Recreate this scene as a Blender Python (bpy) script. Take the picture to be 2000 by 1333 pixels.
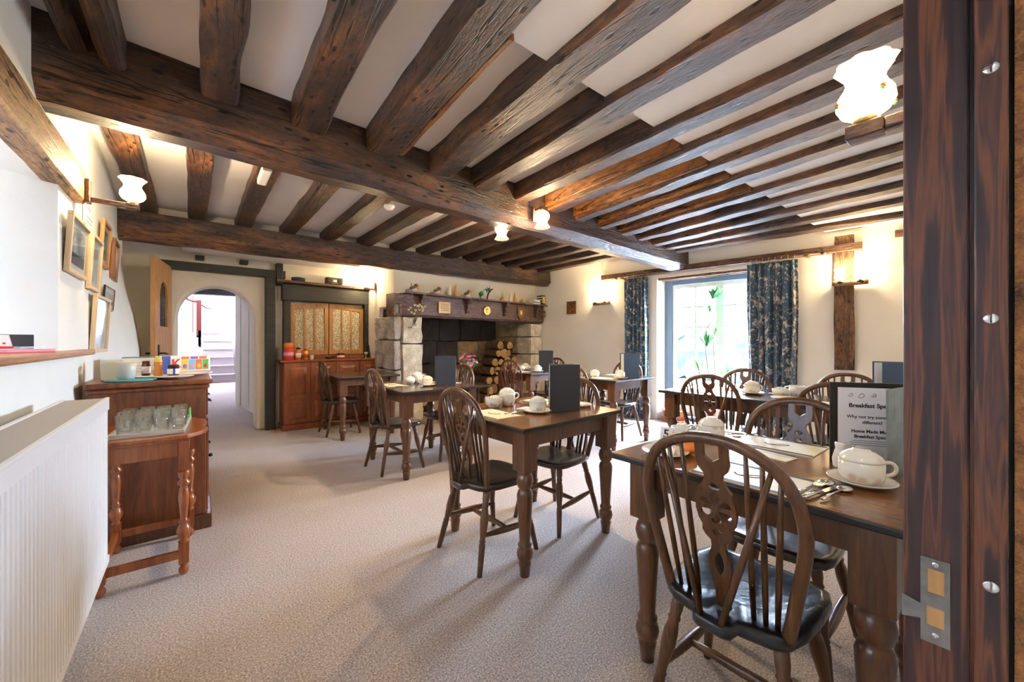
import bpy, bmesh, math, random
from math import sin, cos, pi, radians, sqrt
from mathutils import Vector, Matrix, noise

SC = bpy.context.scene
COL = SC.collection
for _o in list(bpy.data.objects):
    bpy.data.objects.remove(_o)

# ------------------------------------------------------------------ camera
cam = bpy.data.cameras.new('camera')
cam.sensor_width = 36.0
cam.lens = 13.86
cam.clip_start = 0.03
cam.clip_end = 200
camo = bpy.data.objects.new('camera', cam)
COL.objects.link(camo)
camo.location = (0, 0, 1.2)
camo.rotation_euler = (radians(90), 0, radians(-38.8))
SC.camera = camo

# ------------------------------------------------------------------ world, daylight
SC.view_settings.view_transform = 'Standard'
SC.view_settings.look = 'None'
SC.view_settings.exposure = 1.5
SC.view_settings.gamma = 1.0
SC.view_settings.use_curve_mapping = False
world = bpy.data.worlds.new('world')
SC.world = world
world.use_nodes = True
bg = world.node_tree.nodes['Background']
bg.inputs[0].default_value = (0.64, 0.76, 1.0, 1)
bg.inputs[1].default_value = 80.0
SC.cycles.sample_clamp_indirect = 8.0
SC.cycles.max_bounces = 10
SC.cycles.diffuse_bounces = 6
SC.cycles.transparent_max_bounces = 16
SC.cycles.caustics_reflective = False
SC.cycles.caustics_refractive = False


def portal(name, loc, rot, sx, sy):
    l = bpy.data.lights.new(name, 'AREA')
    l.shape = 'RECTANGLE'
    l.size = sx
    l.size_y = sy
    l.cycles.is_portal = True
    o = bpy.data.objects.new(name, l)
    COL.objects.link(o)
    o.location = loc
    o.rotation_euler = rot
    return o


portal('window_daylight', (5.98, 2.50, 1.08), (radians(90), 0, radians(97.5)), 1.55, 2.15)
portal('recess_daylight', (-1.2, 1.55, 1.55), (radians(90), 0, radians(-90)), 2.0, 0.85)
portal('hall_daylight', (-0.92, 12.6, 2.15), (radians(90), 0, radians(-90)), 0.8, 0.9)
# the sky's sun through thin cloud: broad and soft, from the window side
LAMP_W = 11.0
WARM = (1.0, 0.76, 0.44)

# ------------------------------------------------------------------ materials
def new_mat(name):
    m = bpy.data.materials.new(name)
    m.use_nodes = True
    nt = m.node_tree
    b = nt.nodes['Principled BSDF']
    return m, nt, b


def nd(nt, t, **kw):
    n = nt.nodes.new(t)
    for k, v in kw.items():
        if k.startswith('i_'):
            n.inputs[k[2:]].default_value = v
        else:
            setattr(n, k, v)
    return n


def ramp(nt, stops):
    r = nt.nodes.new('ShaderNodeValToRGB')
    e = r.color_ramp.elements
    while len(e) < len(stops):
        e.new(0.5)
    for i, (p, c) in enumerate(stops):
        e[i].position = p
        e[i].color = (c[0], c[1], c[2], 1)
    return r


def plain(name, col, rough=0.5, metal=0.0, spec=0.5, coat=0.0, var=0.0, vscale=8.0, bump=0.0, bscale=60.0, emit=None):
    m, nt, b = new_mat(name)
    b.inputs['Base Color'].default_value = (*col, 1)
    b.inputs['Roughness'].default_value = rough
    b.inputs['Metallic'].default_value = metal
    b.inputs['Specular IOR Level'].default_value = spec
    b.inputs['Coat Weight'].default_value = coat
    b.inputs['Coat Roughness'].default_value = 0.15
    L = nt.links
    if var or bump:
        tc = nd(nt, 'ShaderNodeTexCoord')
    if var:
        n = nd(nt, 'ShaderNodeTexNoise', i_Scale=vscale, i_Detail=4.0)
        L.new(tc.outputs['Object'], n.inputs['Vector'])
        r = ramp(nt, [(0.3, [c * (1 - var) for c in col]), (0.7, [min(1, c * (1 + var)) for c in col])])
        L.new(n.outputs['Fac'], r.inputs['Fac'])
        L.new(r.outputs['Color'], b.inputs['Base Color'])
    if bump:
        n2 = nd(nt, 'ShaderNodeTexNoise', i_Scale=bscale, i_Detail=5.0)
        L.new(tc.outputs['Object'], n2.inputs['Vector'])
        bp = nd(nt, 'ShaderNodeBump', i_Strength=bump, i_Distance=0.01)
        L.new(n2.outputs['Fac'], bp.inputs['Height'])
        L.new(bp.outputs['Normal'], b.inputs['Normal'])
    if emit:
        b.inputs['Emission Color'].default_value = (*emit[0], 1)
        b.inputs['Emission Strength'].default_value = emit[1]
    return m


def wood(name, dark, mid, patch, axis='X', scale=1.0, rough=0.4, bump=0.25, holes=False, patch_amt=0.5, coat=0.0):
    m, nt, b = new_mat(name)
    L = nt.links
    tc = nd(nt, 'ShaderNodeTexCoord')
    mp = nd(nt, 'ShaderNodeMapping')
    s = [1.0, 1.0, 1.0]
    s['XYZ'.index(axis)] = 0.09
    mp.inputs['Scale'].default_value = s
    L.new(tc.outputs['Object'], mp.inputs['Vector'])
    n1 = nd(nt, 'ShaderNodeTexNoise', i_Scale=45.0 * scale, i_Detail=6.0, i_Roughness=0.65, i_Distortion=0.8)
    L.new(mp.outputs['Vector'], n1.inputs['Vector'])
    r1 = ramp(nt, [(0.32, dark), (0.68, mid)])
    L.new(n1.outputs['Fac'], r1.inputs['Fac'])
    mp2 = nd(nt, 'ShaderNodeMapping')
    s2 = [1.0, 1.0, 1.0]
    s2['XYZ'.index(axis)] = 0.35
    mp2.inputs['Scale'].default_value = s2
    L.new(tc.outputs['Object'], mp2.inputs['Vector'])
    n2 = nd(nt, 'ShaderNodeTexNoise', i_Scale=5.0 * scale, i_Detail=5.0, i_Roughness=0.6)
    L.new(mp2.outputs['Vector'], n2.inputs['Vector'])
    r2 = ramp(nt, [(0.5, (0, 0, 0)), (0.68, (patch_amt, patch_amt, patch_amt))])
    L.new(n2.outputs['Fac'], r2.inputs['Fac'])
    mx = nd(nt, 'ShaderNodeMix', data_type='RGBA')
    L.new(r2.outputs['Color'], mx.inputs[0])
    L.new(r1.outputs['Color'], mx.inputs[6])
    mx.inputs[7].default_value = (*patch, 1)
    col = mx.outputs[2]
    hsrc = n1.outputs['Fac']
    if holes:
        mp3 = nd(nt, 'ShaderNodeMapping')
        s3 = [1.0, 1.0, 1.0]
        s3['XYZ'.index(axis)] = 0.4
        mp3.inputs['Scale'].default_value = s3
        L.new(tc.outputs['Object'], mp3.inputs['Vector'])
        vo = nd(nt, 'ShaderNodeTexVoronoi', i_Scale=19.0)
        L.new(mp3.outputs['Vector'], vo.inputs['Vector'])
        r3 = ramp(nt, [(0.13, (0.12, 0.12, 0.12)), (0.21, (1, 1, 1))])
        L.new(vo.outputs['Distance'], r3.inputs['Fac'])
        mu = nd(nt, 'ShaderNodeMix', data_type='RGBA', blend_type='MULTIPLY')
        mu.inputs[0].default_value = 1.0
        L.new(col, mu.inputs[6])
        L.new(r3.outputs['Color'], mu.inputs[7])
        col = mu.outputs[2]
        # worm-eaten mottling and long drying cracks
        n3 = nd(nt, 'ShaderNodeTexNoise', i_Scale=34.0, i_Detail=8.0, i_Roughness=0.75)
        L.new(mp3.outputs['Vector'], n3.inputs['Vector'])
        r4 = ramp(nt, [(0.36, (0.30, 0.28, 0.27)), (0.50, (0.95, 0.95, 0.95)), (0.66, (1.35, 1.3, 1.25))])
        L.new(n3.outputs['Fac'], r4.inputs['Fac'])
        mp4 = nd(nt, 'ShaderNodeMapping')
        s4 = [1.0, 1.0, 1.0]
        s4['XYZ'.index(axis)] = 0.045
        mp4.inputs['Scale'].default_value = s4
        L.new(tc.outputs['Object'], mp4.inputs['Vector'])
        n4 = nd(nt, 'ShaderNodeTexNoise', i_Scale=17.0, i_Detail=2.0, i_Distortion=0.6)
        L.new(mp4.outputs['Vector'], n4.inputs['Vector'])
        r5 = ramp(nt, [(0.478, (1, 1, 1)), (0.492, (0.15, 0.14, 0.14)), (0.500, (0.15, 0.14, 0.14)), (0.514, (1, 1, 1))])
        L.new(n4.outputs['Fac'], r5.inputs['Fac'])
        hs = []
        for rr in (r4, r5):
            mu2 = nd(nt, 'ShaderNodeMix', data_type='RGBA', blend_type='MULTIPLY')
            mu2.inputs[0].default_value = 1.0
            L.new(col, mu2.inputs[6])
            L.new(rr.outputs['Color'], mu2.inputs[7])
            col = mu2.outputs[2]
        mh = nd(nt, 'ShaderNodeMix', data_type='RGBA', blend_type='MULTIPLY')
        mh.inputs[0].default_value = 1.0
        L.new(r4.outputs['Color'], mh.inputs[6])
        L.new(r5.outputs['Color'], mh.inputs[7])
        mh2 = nd(nt, 'ShaderNodeMix', data_type='RGBA', blend_type='MULTIPLY')
        mh2.inputs[0].default_value = 1.0
        L.new(mh.outputs[2], mh2.inputs[6])
        L.new(r3.outputs['Color'], mh2.inputs[7])
        hsrc = mh2.outputs[2]
    L.new(col, b.inputs['Base Color'])
    b.inputs['Roughness'].default_value = rough
    b.inputs['Coat Weight'].default_value = coat
    b.inputs['Coat Roughness'].default_value = 0.18
    if bump:
        bp = nd(nt, 'ShaderNodeBump', i_Strength=bump, i_Distance=0.006)
        L.new(hsrc, bp.inputs['Height'])
        L.new(bp.outputs['Normal'], b.inputs['Normal'])
    return m


def stone_mat(name, dark, light, scale=6.0, bump=0.7):
    m, nt, b = new_mat(name)
    L = nt.links
    tc = nd(nt, 'ShaderNodeTexCoord')
    n1 = nd(nt, 'ShaderNodeTexNoise', i_Scale=scale, i_Detail=8.0, i_Roughness=0.7)
    L.new(tc.outputs['Object'], n1.inputs['Vector'])
    r = ramp(nt, [(0.3, dark), (0.65, light)])
    L.new(n1.outputs['Fac'], r.inputs['Fac'])
    L.new(r.outputs['Color'], b.inputs['Base Color'])
    b.inputs['Roughness'].default_value = 0.9
    n2 = nd(nt, 'ShaderNodeTexNoise', i_Scale=scale * 7, i_Detail=6.0)
    L.new(tc.outputs['Object'], n2.inputs['Vector'])
    bp = nd(nt, 'ShaderNodeBump', i_Strength=bump, i_Distance=0.02)
    L.new(n2.outputs['Fac'], bp.inputs['Height'])
    L.new(bp.outputs['Normal'], b.inputs['Normal'])
    return m


def carpet_mat():
    m, nt, b = new_mat('carpet')
    L = nt.links
    tc = nd(nt, 'ShaderNodeTexCoord')
    n1 = nd(nt, 'ShaderNodeTexNoise', i_Scale=135.0, i_Detail=4.0, i_Roughness=0.8)
    L.new(tc.outputs['Object'], n1.inputs['Vector'])
    r = ramp(nt, [(0.33, (0.15, 0.105, 0.08)), (0.5, (0.48, 0.405, 0.365)), (0.64, (0.86, 0.78, 0.72))])
    L.new(n1.outputs['Fac'], r.inputs['Fac'])
    n2 = nd(nt, 'ShaderNodeTexNoise', i_Scale=1.6, i_Detail=3.0)
    L.new(tc.outputs['Object'], n2.inputs['Vector'])
    r2 = ramp(nt, [(0.3, (0.90, 0.88, 0.88)), (0.7, (1, 1, 1))])
    L.new(n2.outputs['Fac'], r2.inputs['Fac'])
    mu = nd(nt, 'ShaderNodeMix', data_type='RGBA', blend_type='MULTIPLY')
    mu.inputs[0].default_value = 1.0
    L.new(r.outputs['Color'], mu.inputs[6])
    L.new(r2.outputs['Color'], mu.inputs[7])
    L.new(mu.outputs[2], b.inputs['Base Color'])
    b.inputs['Roughness'].default_value = 0.95
    b.inputs['Specular IOR Level'].default_value = 0.1
    b.inputs['Sheen Weight'].default_value = 0.25
    bp = nd(nt, 'ShaderNodeBump', i_Strength=0.5, i_Distance=0.006)
    L.new(n1.outputs['Fac'], bp.inputs['Height'])
    L.new(bp.outputs['Normal'], b.inputs['Normal'])
    return m


def glassy(name, tint=(1, 1, 1), gloss=0.12, body=0.0, rough=0.02):
    """thin clear glass: light passes straight through, the surface mirrors a little"""
    m = bpy.data.materials.new(name)
    m.use_nodes = True
    nt = m.node_tree
    nt.nodes.clear()
    L = nt.links
    out = nd(nt, 'ShaderNodeOutputMaterial')
    tr = nd(nt, 'ShaderNodeBsdfTransparent')
    tr.inputs[0].default_value = (*tint, 1)
    gl = nd(nt, 'ShaderNodeBsdfGlossy')
    gl.inputs['Roughness'].default_value = rough
    lw = nd(nt, 'ShaderNodeLayerWeight')
    lw.inputs[0].default_value = 0.35
    mr = nd(nt, 'ShaderNodeMapRange')
    mr.inputs[3].default_value = gloss * 0.35
    mr.inputs[4].default_value = min(1.0, gloss * 4)
    L.new(lw.outputs['Fresnel'], mr.inputs[0])
    mx = nd(nt, 'ShaderNodeMixShader')
    L.new(mr.outputs[0], mx.inputs[0])
    L.new(tr.outputs[0], mx.inputs[1])
    L.new(gl.outputs[0], mx.inputs[2])
    res = mx.outputs[0]
    if body:
        df = nd(nt, 'ShaderNodeBsdfTranslucent')
        df.inputs[0].default_value = (0.9, 0.95, 0.95, 1)
        m2 = nd(nt, 'ShaderNodeMixShader')
        m2.inputs[0].default_value = body
        L.new(res, m2.inputs[1])
        L.new(df.outputs[0], m2.inputs[2])
        res = m2.outputs[0]
    L.new(res, out.inputs[0])
    return m


def shade_mat():
    """opal glass lamp shade: lets half the bulb's light through and glows"""
    m = bpy.data.materials.new('opal_glass')
    m.use_nodes = True
    nt = m.node_tree
    nt.nodes.clear()
    L = nt.links
    out = nd(nt, 'ShaderNodeOutputMaterial')
    tr = nd(nt, 'ShaderNodeBsdfTransparent')
    df = nd(nt, 'ShaderNodeBsdfTranslucent')
    df.inputs[0].default_value = (0.30, 0.25, 0.17, 1)
    em = nd(nt, 'ShaderNodeEmission')
    em.inputs[0].default_value = (1, 0.86, 0.56, 1)
    em.inputs[1].default_value = 0.3
    m1 = nd(nt, 'ShaderNodeMixShader')
    m1.inputs[0].default_value = 0.35
    L.new(df.outputs[0], m1.inputs[1])
    L.new(tr.outputs[0], m1.inputs[2])
    ad = nd(nt, 'ShaderNodeAddShader')
    L.new(m1.outputs[0], ad.inputs[0])
    L.new(em.outputs[0], ad.inputs[1])
    L.new(ad.outputs[0], out.inputs[0])
    return m


def curtain_mat():
    m, nt, b = new_mat('floral_curtain')
    L = nt.links
    uv = nd(nt, 'ShaderNodeUVMap')
    # uv in metres of cloth
    base = (0.045, 0.105, 0.165)
    def layer(scale, thr, col, prev, dist, off):
        mp = nd(nt, 'ShaderNodeMapping')
        mp.inputs['Location'].default_value = off
        L.new(uv.outputs[0], mp.inputs[0])
        ns = nd(nt, 'ShaderNodeTexNoise', i_Scale=scale * 2.2, i_Detail=2.0)
        L.new(mp.outputs[0], ns.inputs['Vector'])
        mxv = nd(nt, 'ShaderNodeMix', data_type='RGBA', blend_type='ADD')
        mxv.inputs[0].default_value = dist
        L.new(mp.outputs[0], mxv.inputs[6])
        L.new(ns.outputs['Color'], mxv.inputs[7])
        vo = nd(nt, 'ShaderNodeTexVoronoi', i_Scale=scale, i_Randomness=0.9)
        L.new(mxv.outputs[2], vo.inputs['Vector'])
        r = ramp(nt, [(thr, (1, 1, 1)), (thr + 0.04, (0, 0, 0))])
        L.new(vo.outputs['Distance'], r.inputs['Fac'])
        mx = nd(nt, 'ShaderNodeMix', data_type='RGBA')
        L.new(r.outputs['Color'], mx.inputs[0])
        if isinstance(prev, tuple):
            mx.inputs[6].default_value = (*prev, 1)
        else:
            L.new(prev, mx.inputs[6])
        mx.inputs[7].default_value = (*col, 1)
        return mx.outputs[2]
    c = layer(20.0, 0.22, (0.15, 0.17, 0.10), base, 0.12, (3, 1, 0))
    c = layer(15.0, 0.23, (0.36, 0.20, 0.15), c, 0.10, (0, 0, 0))
    c = layer(9.0, 0.31, (0.66, 0.58, 0.47), c, 0.16, (1.3, 5, 0))
    c = layer(22.0, 0.23, (0.64, 0.60, 0.52), c, 0.08, (7, 2, 0))
    L.new(c, b.inputs['Base Color'])
    b.inputs['Roughness'].default_value = 0.85
    b.inputs['Sheen Weight'].default_value = 0.2
    return m


M = {}
M['plaster'] = plain('ceiling_plaster', (0.84, 0.81, 0.79), 0.9, spec=0.1, var=0.04, vscale=3, bump=0.12, bscale=18)
M['cream'] = plain('cream_plaster', (0.84, 0.79, 0.68), 0.85, spec=0.15, var=0.03, vscale=2.5, bump=0.18, bscale=14)
M['cool_white'] = plain('white_plaster', (0.84, 0.86, 0.82), 0.85, spec=0.15, var=0.03, vscale=2.5, bump=0.25, bscale=14)
M['hall_white'] = plain('hall_paint', (0.88, 0.84, 0.84), 0.8, spec=0.15)
M['carpet'] = carpet_mat()
M['beam'] = wood('oak_beam', (0.018, 0.009, 0.006), (0.088, 0.040, 0.021), (0.30, 0.115, 0.034), 'X', 0.9, 0.36, 0.6, True, 0.7)
M['joist'] = wood('oak_joist', (0.018, 0.009, 0.006), (0.090, 0.042, 0.023), (0.27, 0.105, 0.034), 'X', 1.0, 0.34, 0.6, True, 0.65)
M['board'] = wood('orange_board', (0.11, 0.038, 0.010), (0.32, 0.12, 0.026), (0.46, 0.19, 0.04), 'X', 0.8, 0.4, 0.4, True, 0.5)
M['oldpost'] = wood('weathered_oak', (0.06, 0.026, 0.012), (0.24, 0.115, 0.05), (0.30, 0.16, 0.07), 'X', 1.2, 0.7, 0.7, True, 0.4)
M['goldbeam'] = wood('pale_oak_lintel', (0.16, 0.075, 0.026), (0.40, 0.21, 0.085), (0.46, 0.26, 0.11), 'X', 0.8, 0.5, 0.4, True, 0.4)
M['chair'] = wood('chair_wood', (0.036, 0.013, 0.005), (0.145, 0.056, 0.018), (0.20, 0.080, 0.026), 'Z', 1.6, 0.33, 0.08, False, 0.4, 0.2)
M['chair_red'] = wood('red_chair_wood', (0.045, 0.014, 0.008), (0.155, 0.052, 0.024), (0.20, 0.075, 0.03), 'Z', 1.6, 0.30, 0.08, False, 0.4, 0.35)
M['seat'] = wood('seat_wood', (0.016, 0.009, 0.007), (0.055, 0.028, 0.017), (0.08, 0.04, 0.02), 'X', 1.4, 0.28, 0.06, False, 0.4, 0.5)
M['black_seat'] = plain('black_leather', (0.012, 0.013, 0.018), 0.28, coat=0.4, bump=0.25, bscale=40)
M['table'] = wood('table_wood', (0.058, 0.021, 0.008), (0.165, 0.064, 0.022), (0.21, 0.088, 0.030), 'Z', 1.3, 0.3, 0.08, False, 0.4, 0.3)
M['tabletop'] = wood('tabletop_wood', (0.12, 0.045, 0.014), (0.27, 0.115, 0.036), (0.33, 0.155, 0.052), 'Y', 1.5, 0.22, 0.04, False, 0.4, 0.4)
M['tabletop_dark'] = wood('dark_tabletop_wood', (0.04, 0.024, 0.015), (0.12, 0.07, 0.04), (0.15, 0.09, 0.05), 'Y', 1.5, 0.22, 0.04, False, 0.4, 0.4)
M['ebony'] = plain('dark_edge', (0.016, 0.013, 0.012), 0.35)
M['mahogany'] = wood('mahogany', (0.16, 0.036, 0.010), (0.38, 0.105, 0.028), (0.46, 0.15, 0.038), 'Z', 1.2, 0.33, 0.06, False, 0.5, 0.35)
M['sidewood'] = wood('sideboard_wood', (0.095, 0.024, 0.008), (0.27, 0.080, 0.022), (0.36, 0.125, 0.035), 'Z', 0.8, 0.35, 0.08, False, 0.5, 0.3)
M['gate'] = wood('gate_table_wood', (0.15, 0.032, 0.008), (0.40, 0.110, 0.022), (0.42, 0.16, 0.04), 'Z', 1.2, 0.3, 0.06, False, 0.5, 0.35)
M['pine'] = wood('pine', (0.34, 0.15, 0.045), (0.58, 0.30, 0.11), (0.62, 0.36, 0.15), 'Z', 1.0, 0.45, 0.1, False, 0.4)
M['lightwood'] = wood('light_frame_wood', (0.60, 0.44, 0.27), (0.76, 0.60, 0.40), (0.75, 0.6, 0.4), 'Z', 1.6, 0.5, 0.08, False, 0.3)
M['black_timber'] = wood('black_timber', (0.010, 0.011, 0.012), (0.035, 0.036, 0.036), (0.05, 0.048, 0.042), 'X', 1.0, 0.5, 0.5, False, 0.4)
M['dark_oak'] = wood('mantel_oak', (0.055, 0.024, 0.020), (0.165, 0.082, 0.066), (0.22, 0.115, 0.080), 'X', 0.7, 0.42, 0.4, True, 0.4)
M['jamb'] = None
M['jamb_rough'] = stone_mat('rusty_timber', (0.09, 0.035, 0.016), (0.50, 0.19, 0.06), 26, 0.5)
M['sill'] = wood('sill_wood', (0.28, 0.12, 0.045), (0.46, 0.23, 0.10), (0.5, 0.28, 0.13), 'Y', 1.0, 0.4, 0.1, False, 0.4)
M['stone'] = stone_mat('limestone', (0.42, 0.35, 0.25), (0.82, 0.74, 0.58), 6)
M['stone_shaded'] = stone_mat('shaded_limestone', (0.26, 0.23, 0.21), (0.56, 0.51, 0.46), 5)  # darker copy of the limestone: paints the shade on the pier's side
M['stone_warm'] = stone_mat('hearth_stone', (0.20, 0.12, 0.06), (0.50, 0.35, 0.19), 5)
M['soot'] = stone_mat('sooty_stone', (0.012, 0.010, 0.012), (0.050, 0.036, 0.030), 3)
M['mortar'] = plain('mortar', (0.34, 0.29, 0.22), 0.95, bump=0.5, bscale=60)
M['white_metal'] = plain('radiator_enamel', (0.86, 0.86, 0.86), 0.32, coat=0.2)
M['grille'] = plain('radiator_grille', (0.46, 0.44, 0.41), 0.45)
M['china'] = plain('white_china', (0.86, 0.84, 0.78), 0.14, coat=0.5)
M['china_f'] = None
M['paper'] = plain('paper', (0.88, 0.87, 0.84), 0.8)
M['cream_paper'] = plain('cream_card', (0.80, 0.74, 0.52), 0.55)
M['lilac_paper'] = plain('menu_page', (0.80, 0.77, 0.80), 0.6)
M['ink'] = plain('black_ink', (0.03, 0.03, 0.035), 0.7)
M['grey_ink'] = plain('grey_ink', (0.30, 0.29, 0.32), 0.7)
M['menu'] = plain('black_folder', (0.030, 0.032, 0.042), 0.42, bump=0.15, bscale=300)
M['menu_blue'] = plain('navy_folder', (0.035, 0.07, 0.13), 0.45, bump=0.15, bscale=300)
M['menu_grey'] = plain('grey_folder_back', (0.17, 0.20, 0.20), 0.5, var=0.25, vscale=20)
M['steel'] = plain('cutlery_steel', (0.72, 0.72, 0.74), 0.16, 1.0)
M['iron'] = plain('black_iron', (0.02, 0.02, 0.022), 0.45, 0.6)
M['brass'] = plain('brass', (0.55, 0.36, 0.12), 0.3, 1.0)
M['bronze'] = plain('aged_plate', (0.30, 0.28, 0.26), 0.38, 0.85, var=0.35, vscale=25)
M['glass'] = glassy('window_glass', (0.98, 1.0, 1.0), 0.10)
M['tumbler'] = glassy('tumbler_glass', (0.99, 1.0, 1.0), 0.15, 0.015)
M['green_glass'] = plain('green_glass', (0.02, 0.25, 0.05), 0.08, coat=0.6)
M['vase'] = glassy('vase_glass', (0.62, 0.86, 0.60), 0.2, 0.25)
M['shade'] = shade_mat()
M['curtain'] = curtain_mat()
M['frame_blue'] = plain('slate_blue_paint', (0.10, 0.145, 0.21), 0.5)
M['white_paint'] = plain('white_paint', (0.84, 0.86, 0.88), 0.5)
M['terracotta'] = plain('terracotta', (0.42, 0.16, 0.075), 0.85, var=0.2)
M['gold_wood'] = wood('honey_wood', (0.50, 0.30, 0.09), (0.76, 0.50, 0.20), (0.8, 0.56, 0.26), 'X', 1.4, 0.45, 0.1, False, 0.3)
M['leaf'] = plain('leaf_green', (0.012, 0.16, 0.014), 0.4, var=0.3)
M['leaf_pale'] = plain('leaf_light', (0.10, 0.30, 0.025), 0.4, var=0.2)
M['stem'] = plain('plant_stem', (0.20, 0.12, 0.07), 0.8)
M['hedge'] = plain('hedge_green', (0.009, 0.014, 0.014), 0.8, spec=0.05, var=0.7, vscale=2)
M['hedge_green'] = plain('sky_block_leaf', (0.095, 0.105, 0.105), 0.8, spec=0.1, var=0.4, vscale=6)  # for the added hedge that dims the recess window
M['lawn'] = plain('pale_bounce_ground', (0.46, 0.45, 0.44), 0.9, var=0.2, vscale=4)  # pale ground in place of lawn, added to bounce more daylight indoors
M['stair_carpet'] = plain('stair_carpet', (0.22, 0.175, 0.17), 0.95, var=0.15, vscale=60, bump=0.3, bscale=200)
M['rail_red'] = plain('red_mahogany_rail', (0.26, 0.06, 0.05), 0.35, coat=0.3)
M['white_plastic'] = plain('white_plastic', (0.82, 0.81, 0.77), 0.4)
M['red'] = plain('red_tin', (0.62, 0.035, 0.02), 0.35)
M['orange'] = plain('orange_print', (0.75, 0.20, 0.03), 0.45)
M['yellow'] = plain('yellow_print', (0.80, 0.55, 0.06), 0.45)
M['blue'] = plain('blue_print', (0.05, 0.08, 0.36), 0.45)
M['lightblue'] = plain('light_blue_print', (0.22, 0.52, 0.75), 0.45)
M['purple'] = plain('purple_print', (0.28, 0.14, 0.55), 0.45)
M['green'] = plain('green_print', (0.10, 0.50, 0.12), 0.45)
M['pink'] = plain('pink_print', (0.80, 0.30, 0.36), 0.45)
M['teal'] = plain('teal_print', (0.10, 0.42, 0.46), 0.35)
M['honey'] = plain('amber_honey', (0.62, 0.20, 0.012), 0.1, coat=0.6)
M['jam'] = plain('dark_jam', (0.10, 0.008, 0.012), 0.1, coat=0.6)
M['petal'] = plain('pink_petal', (0.86, 0.20, 0.40), 0.6, var=0.35, vscale=30)
M['petal_w'] = plain('white_pink_petal', (0.92, 0.68, 0.74), 0.6, var=0.2, vscale=30)
M['petal_d'] = plain('magenta_petal', (0.38, 0.015, 0.14), 0.6)
M['dried'] = plain('dried_flower', (0.66, 0.58, 0.34), 0.9, var=0.3, vscale=40)
M['robin_back'] = plain('robin_brown', (0.16, 0.11, 0.075), 0.7)
M['robin_red'] = plain('robin_breast', (0.62, 0.19, 0.05), 0.7)
M['robin_white'] = plain('robin_belly', (0.66, 0.64, 0.62), 0.7)
M['wax'] = plain('amber_wax', (0.72, 0.34, 0.07), 0.45)
M['wax_pale'] = plain('pale_wax', (0.80, 0.74, 0.55), 0.45)
M['bark'] = stone_mat('log_bark', (0.05, 0.025, 0.014), (0.20, 0.115, 0.06), 16)
M['logend'] = plain('cut_wood', (0.42, 0.24, 0.10), 0.85, var=0.25, vscale=18)
M['speaker'] = plain('dark_blue_cloth', (0.015, 0.035, 0.07), 0.8)
M['radio'] = plain('grey_plastic', (0.055, 0.052, 0.046), 0.5)
M['art_grey'] = plain('engraving', (0.50, 0.52, 0.55), 0.5, var=0.5, vscale=9)
M['art_blue'] = plain('seascape', (0.16, 0.30, 0.32), 0.5, var=0.5, vscale=7)
M['art_pale'] = plain('watercolour', (0.66, 0.70, 0.74), 0.5, var=0.25, vscale=6)
M['red_plastic'] = plain('red_plastic', (0.6, 0.02, 0.03), 0.4)
M['mug_grey'] = plain('pale_stoneware', (0.62, 0.62, 0.57), 0.35, coat=0.3)


def china_floral():
    m, nt, b = new_mat('floral_china')
    L = nt.links
    tc = nd(nt, 'ShaderNodeTexCoord')
    vo = nd(nt, 'ShaderNodeTexVoronoi', i_Scale=22.0)
    L.new(tc.outputs['Object'], vo.inputs['Vector'])
    r = ramp(nt, [(0.16, (0.70, 0.50, 0.40)), (0.26, (0.70, 0.68, 0.58)), (0.38, (0.86, 0.84, 0.77))])
    L.new(vo.outputs['Distance'], r.inputs['Fac'])
    L.new(r.outputs['Color'], b.inputs['Base Color'])
    b.inputs['Roughness'].default_value = 0.14
    b.inputs['Coat Weight'].default_value = 0.5
    return m


M['china_f'] = china_floral()


def obscure_glass():
    m, nt, b = new_mat('hammered_glass')
    L = nt.links
    tc = nd(nt, 'ShaderNodeTexCoord')
    vo = nd(nt, 'ShaderNodeTexVoronoi', i_Scale=70.0)
    L.new(tc.outputs['Object'], vo.inputs['Vector'])
    r = ramp(nt, [(0.2, (0.92, 0.86, 0.68)), (0.6, (0.46, 0.38, 0.22))])
    L.new(vo.outputs['Distance'], r.inputs['Fac'])
    L.new(r.outputs['Color'], b.inputs['Base Color'])
    b.inputs['Roughness'].default_value = 0.12
    bp = nd(nt, 'ShaderNodeBump', i_Strength=0.9, i_Distance=0.01)
    L.new(vo.outputs['Distance'], bp.inputs['Height'])
    L.new(bp.outputs['Normal'], b.inputs['Normal'])
    return m


M['obscure'] = obscure_glass()


def jamb_mat():
    m, nt, b = new_mat('stained_pine')
    L = nt.links
    tc = nd(nt, 'ShaderNodeTexCoord')
    mp = nd(nt, 'ShaderNodeMapping')
    mp.inputs['Scale'].default_value = (1, 1, 0.045)
    L.new(tc.outputs['Object'], mp.inputs['Vector'])
    n = nd(nt, 'ShaderNodeTexNoise', i_Scale=75.0, i_Detail=3.0, i_Roughness=0.5, i_Distortion=0.5)
    L.new(mp.outputs['Vector'], n.inputs['Vector'])
    r = ramp(nt, [(0.30, (0.020, 0.010, 0.012)), (0.46, (0.050, 0.018, 0.016)), (0.53, (0.17, 0.052, 0.020)), (0.60, (0.055, 0.020, 0.018)), (0.70, (0.13, 0.042, 0.020))])
    L.new(n.outputs['Fac'], r.inputs['Fac'])
    L.new(r.outputs['Color'], b.inputs['Base Color'])
    b.inputs['Roughness'].default_value = 0.42
    bp = nd(nt, 'ShaderNodeBump', i_Strength=0.2, i_Distance=0.001)
    L.new(n.outputs['Fac'], bp.inputs['Height'])
    L.new(bp.outputs['Normal'], b.inputs['Normal'])
    return m


M['jamb'] = jamb_mat()

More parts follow.
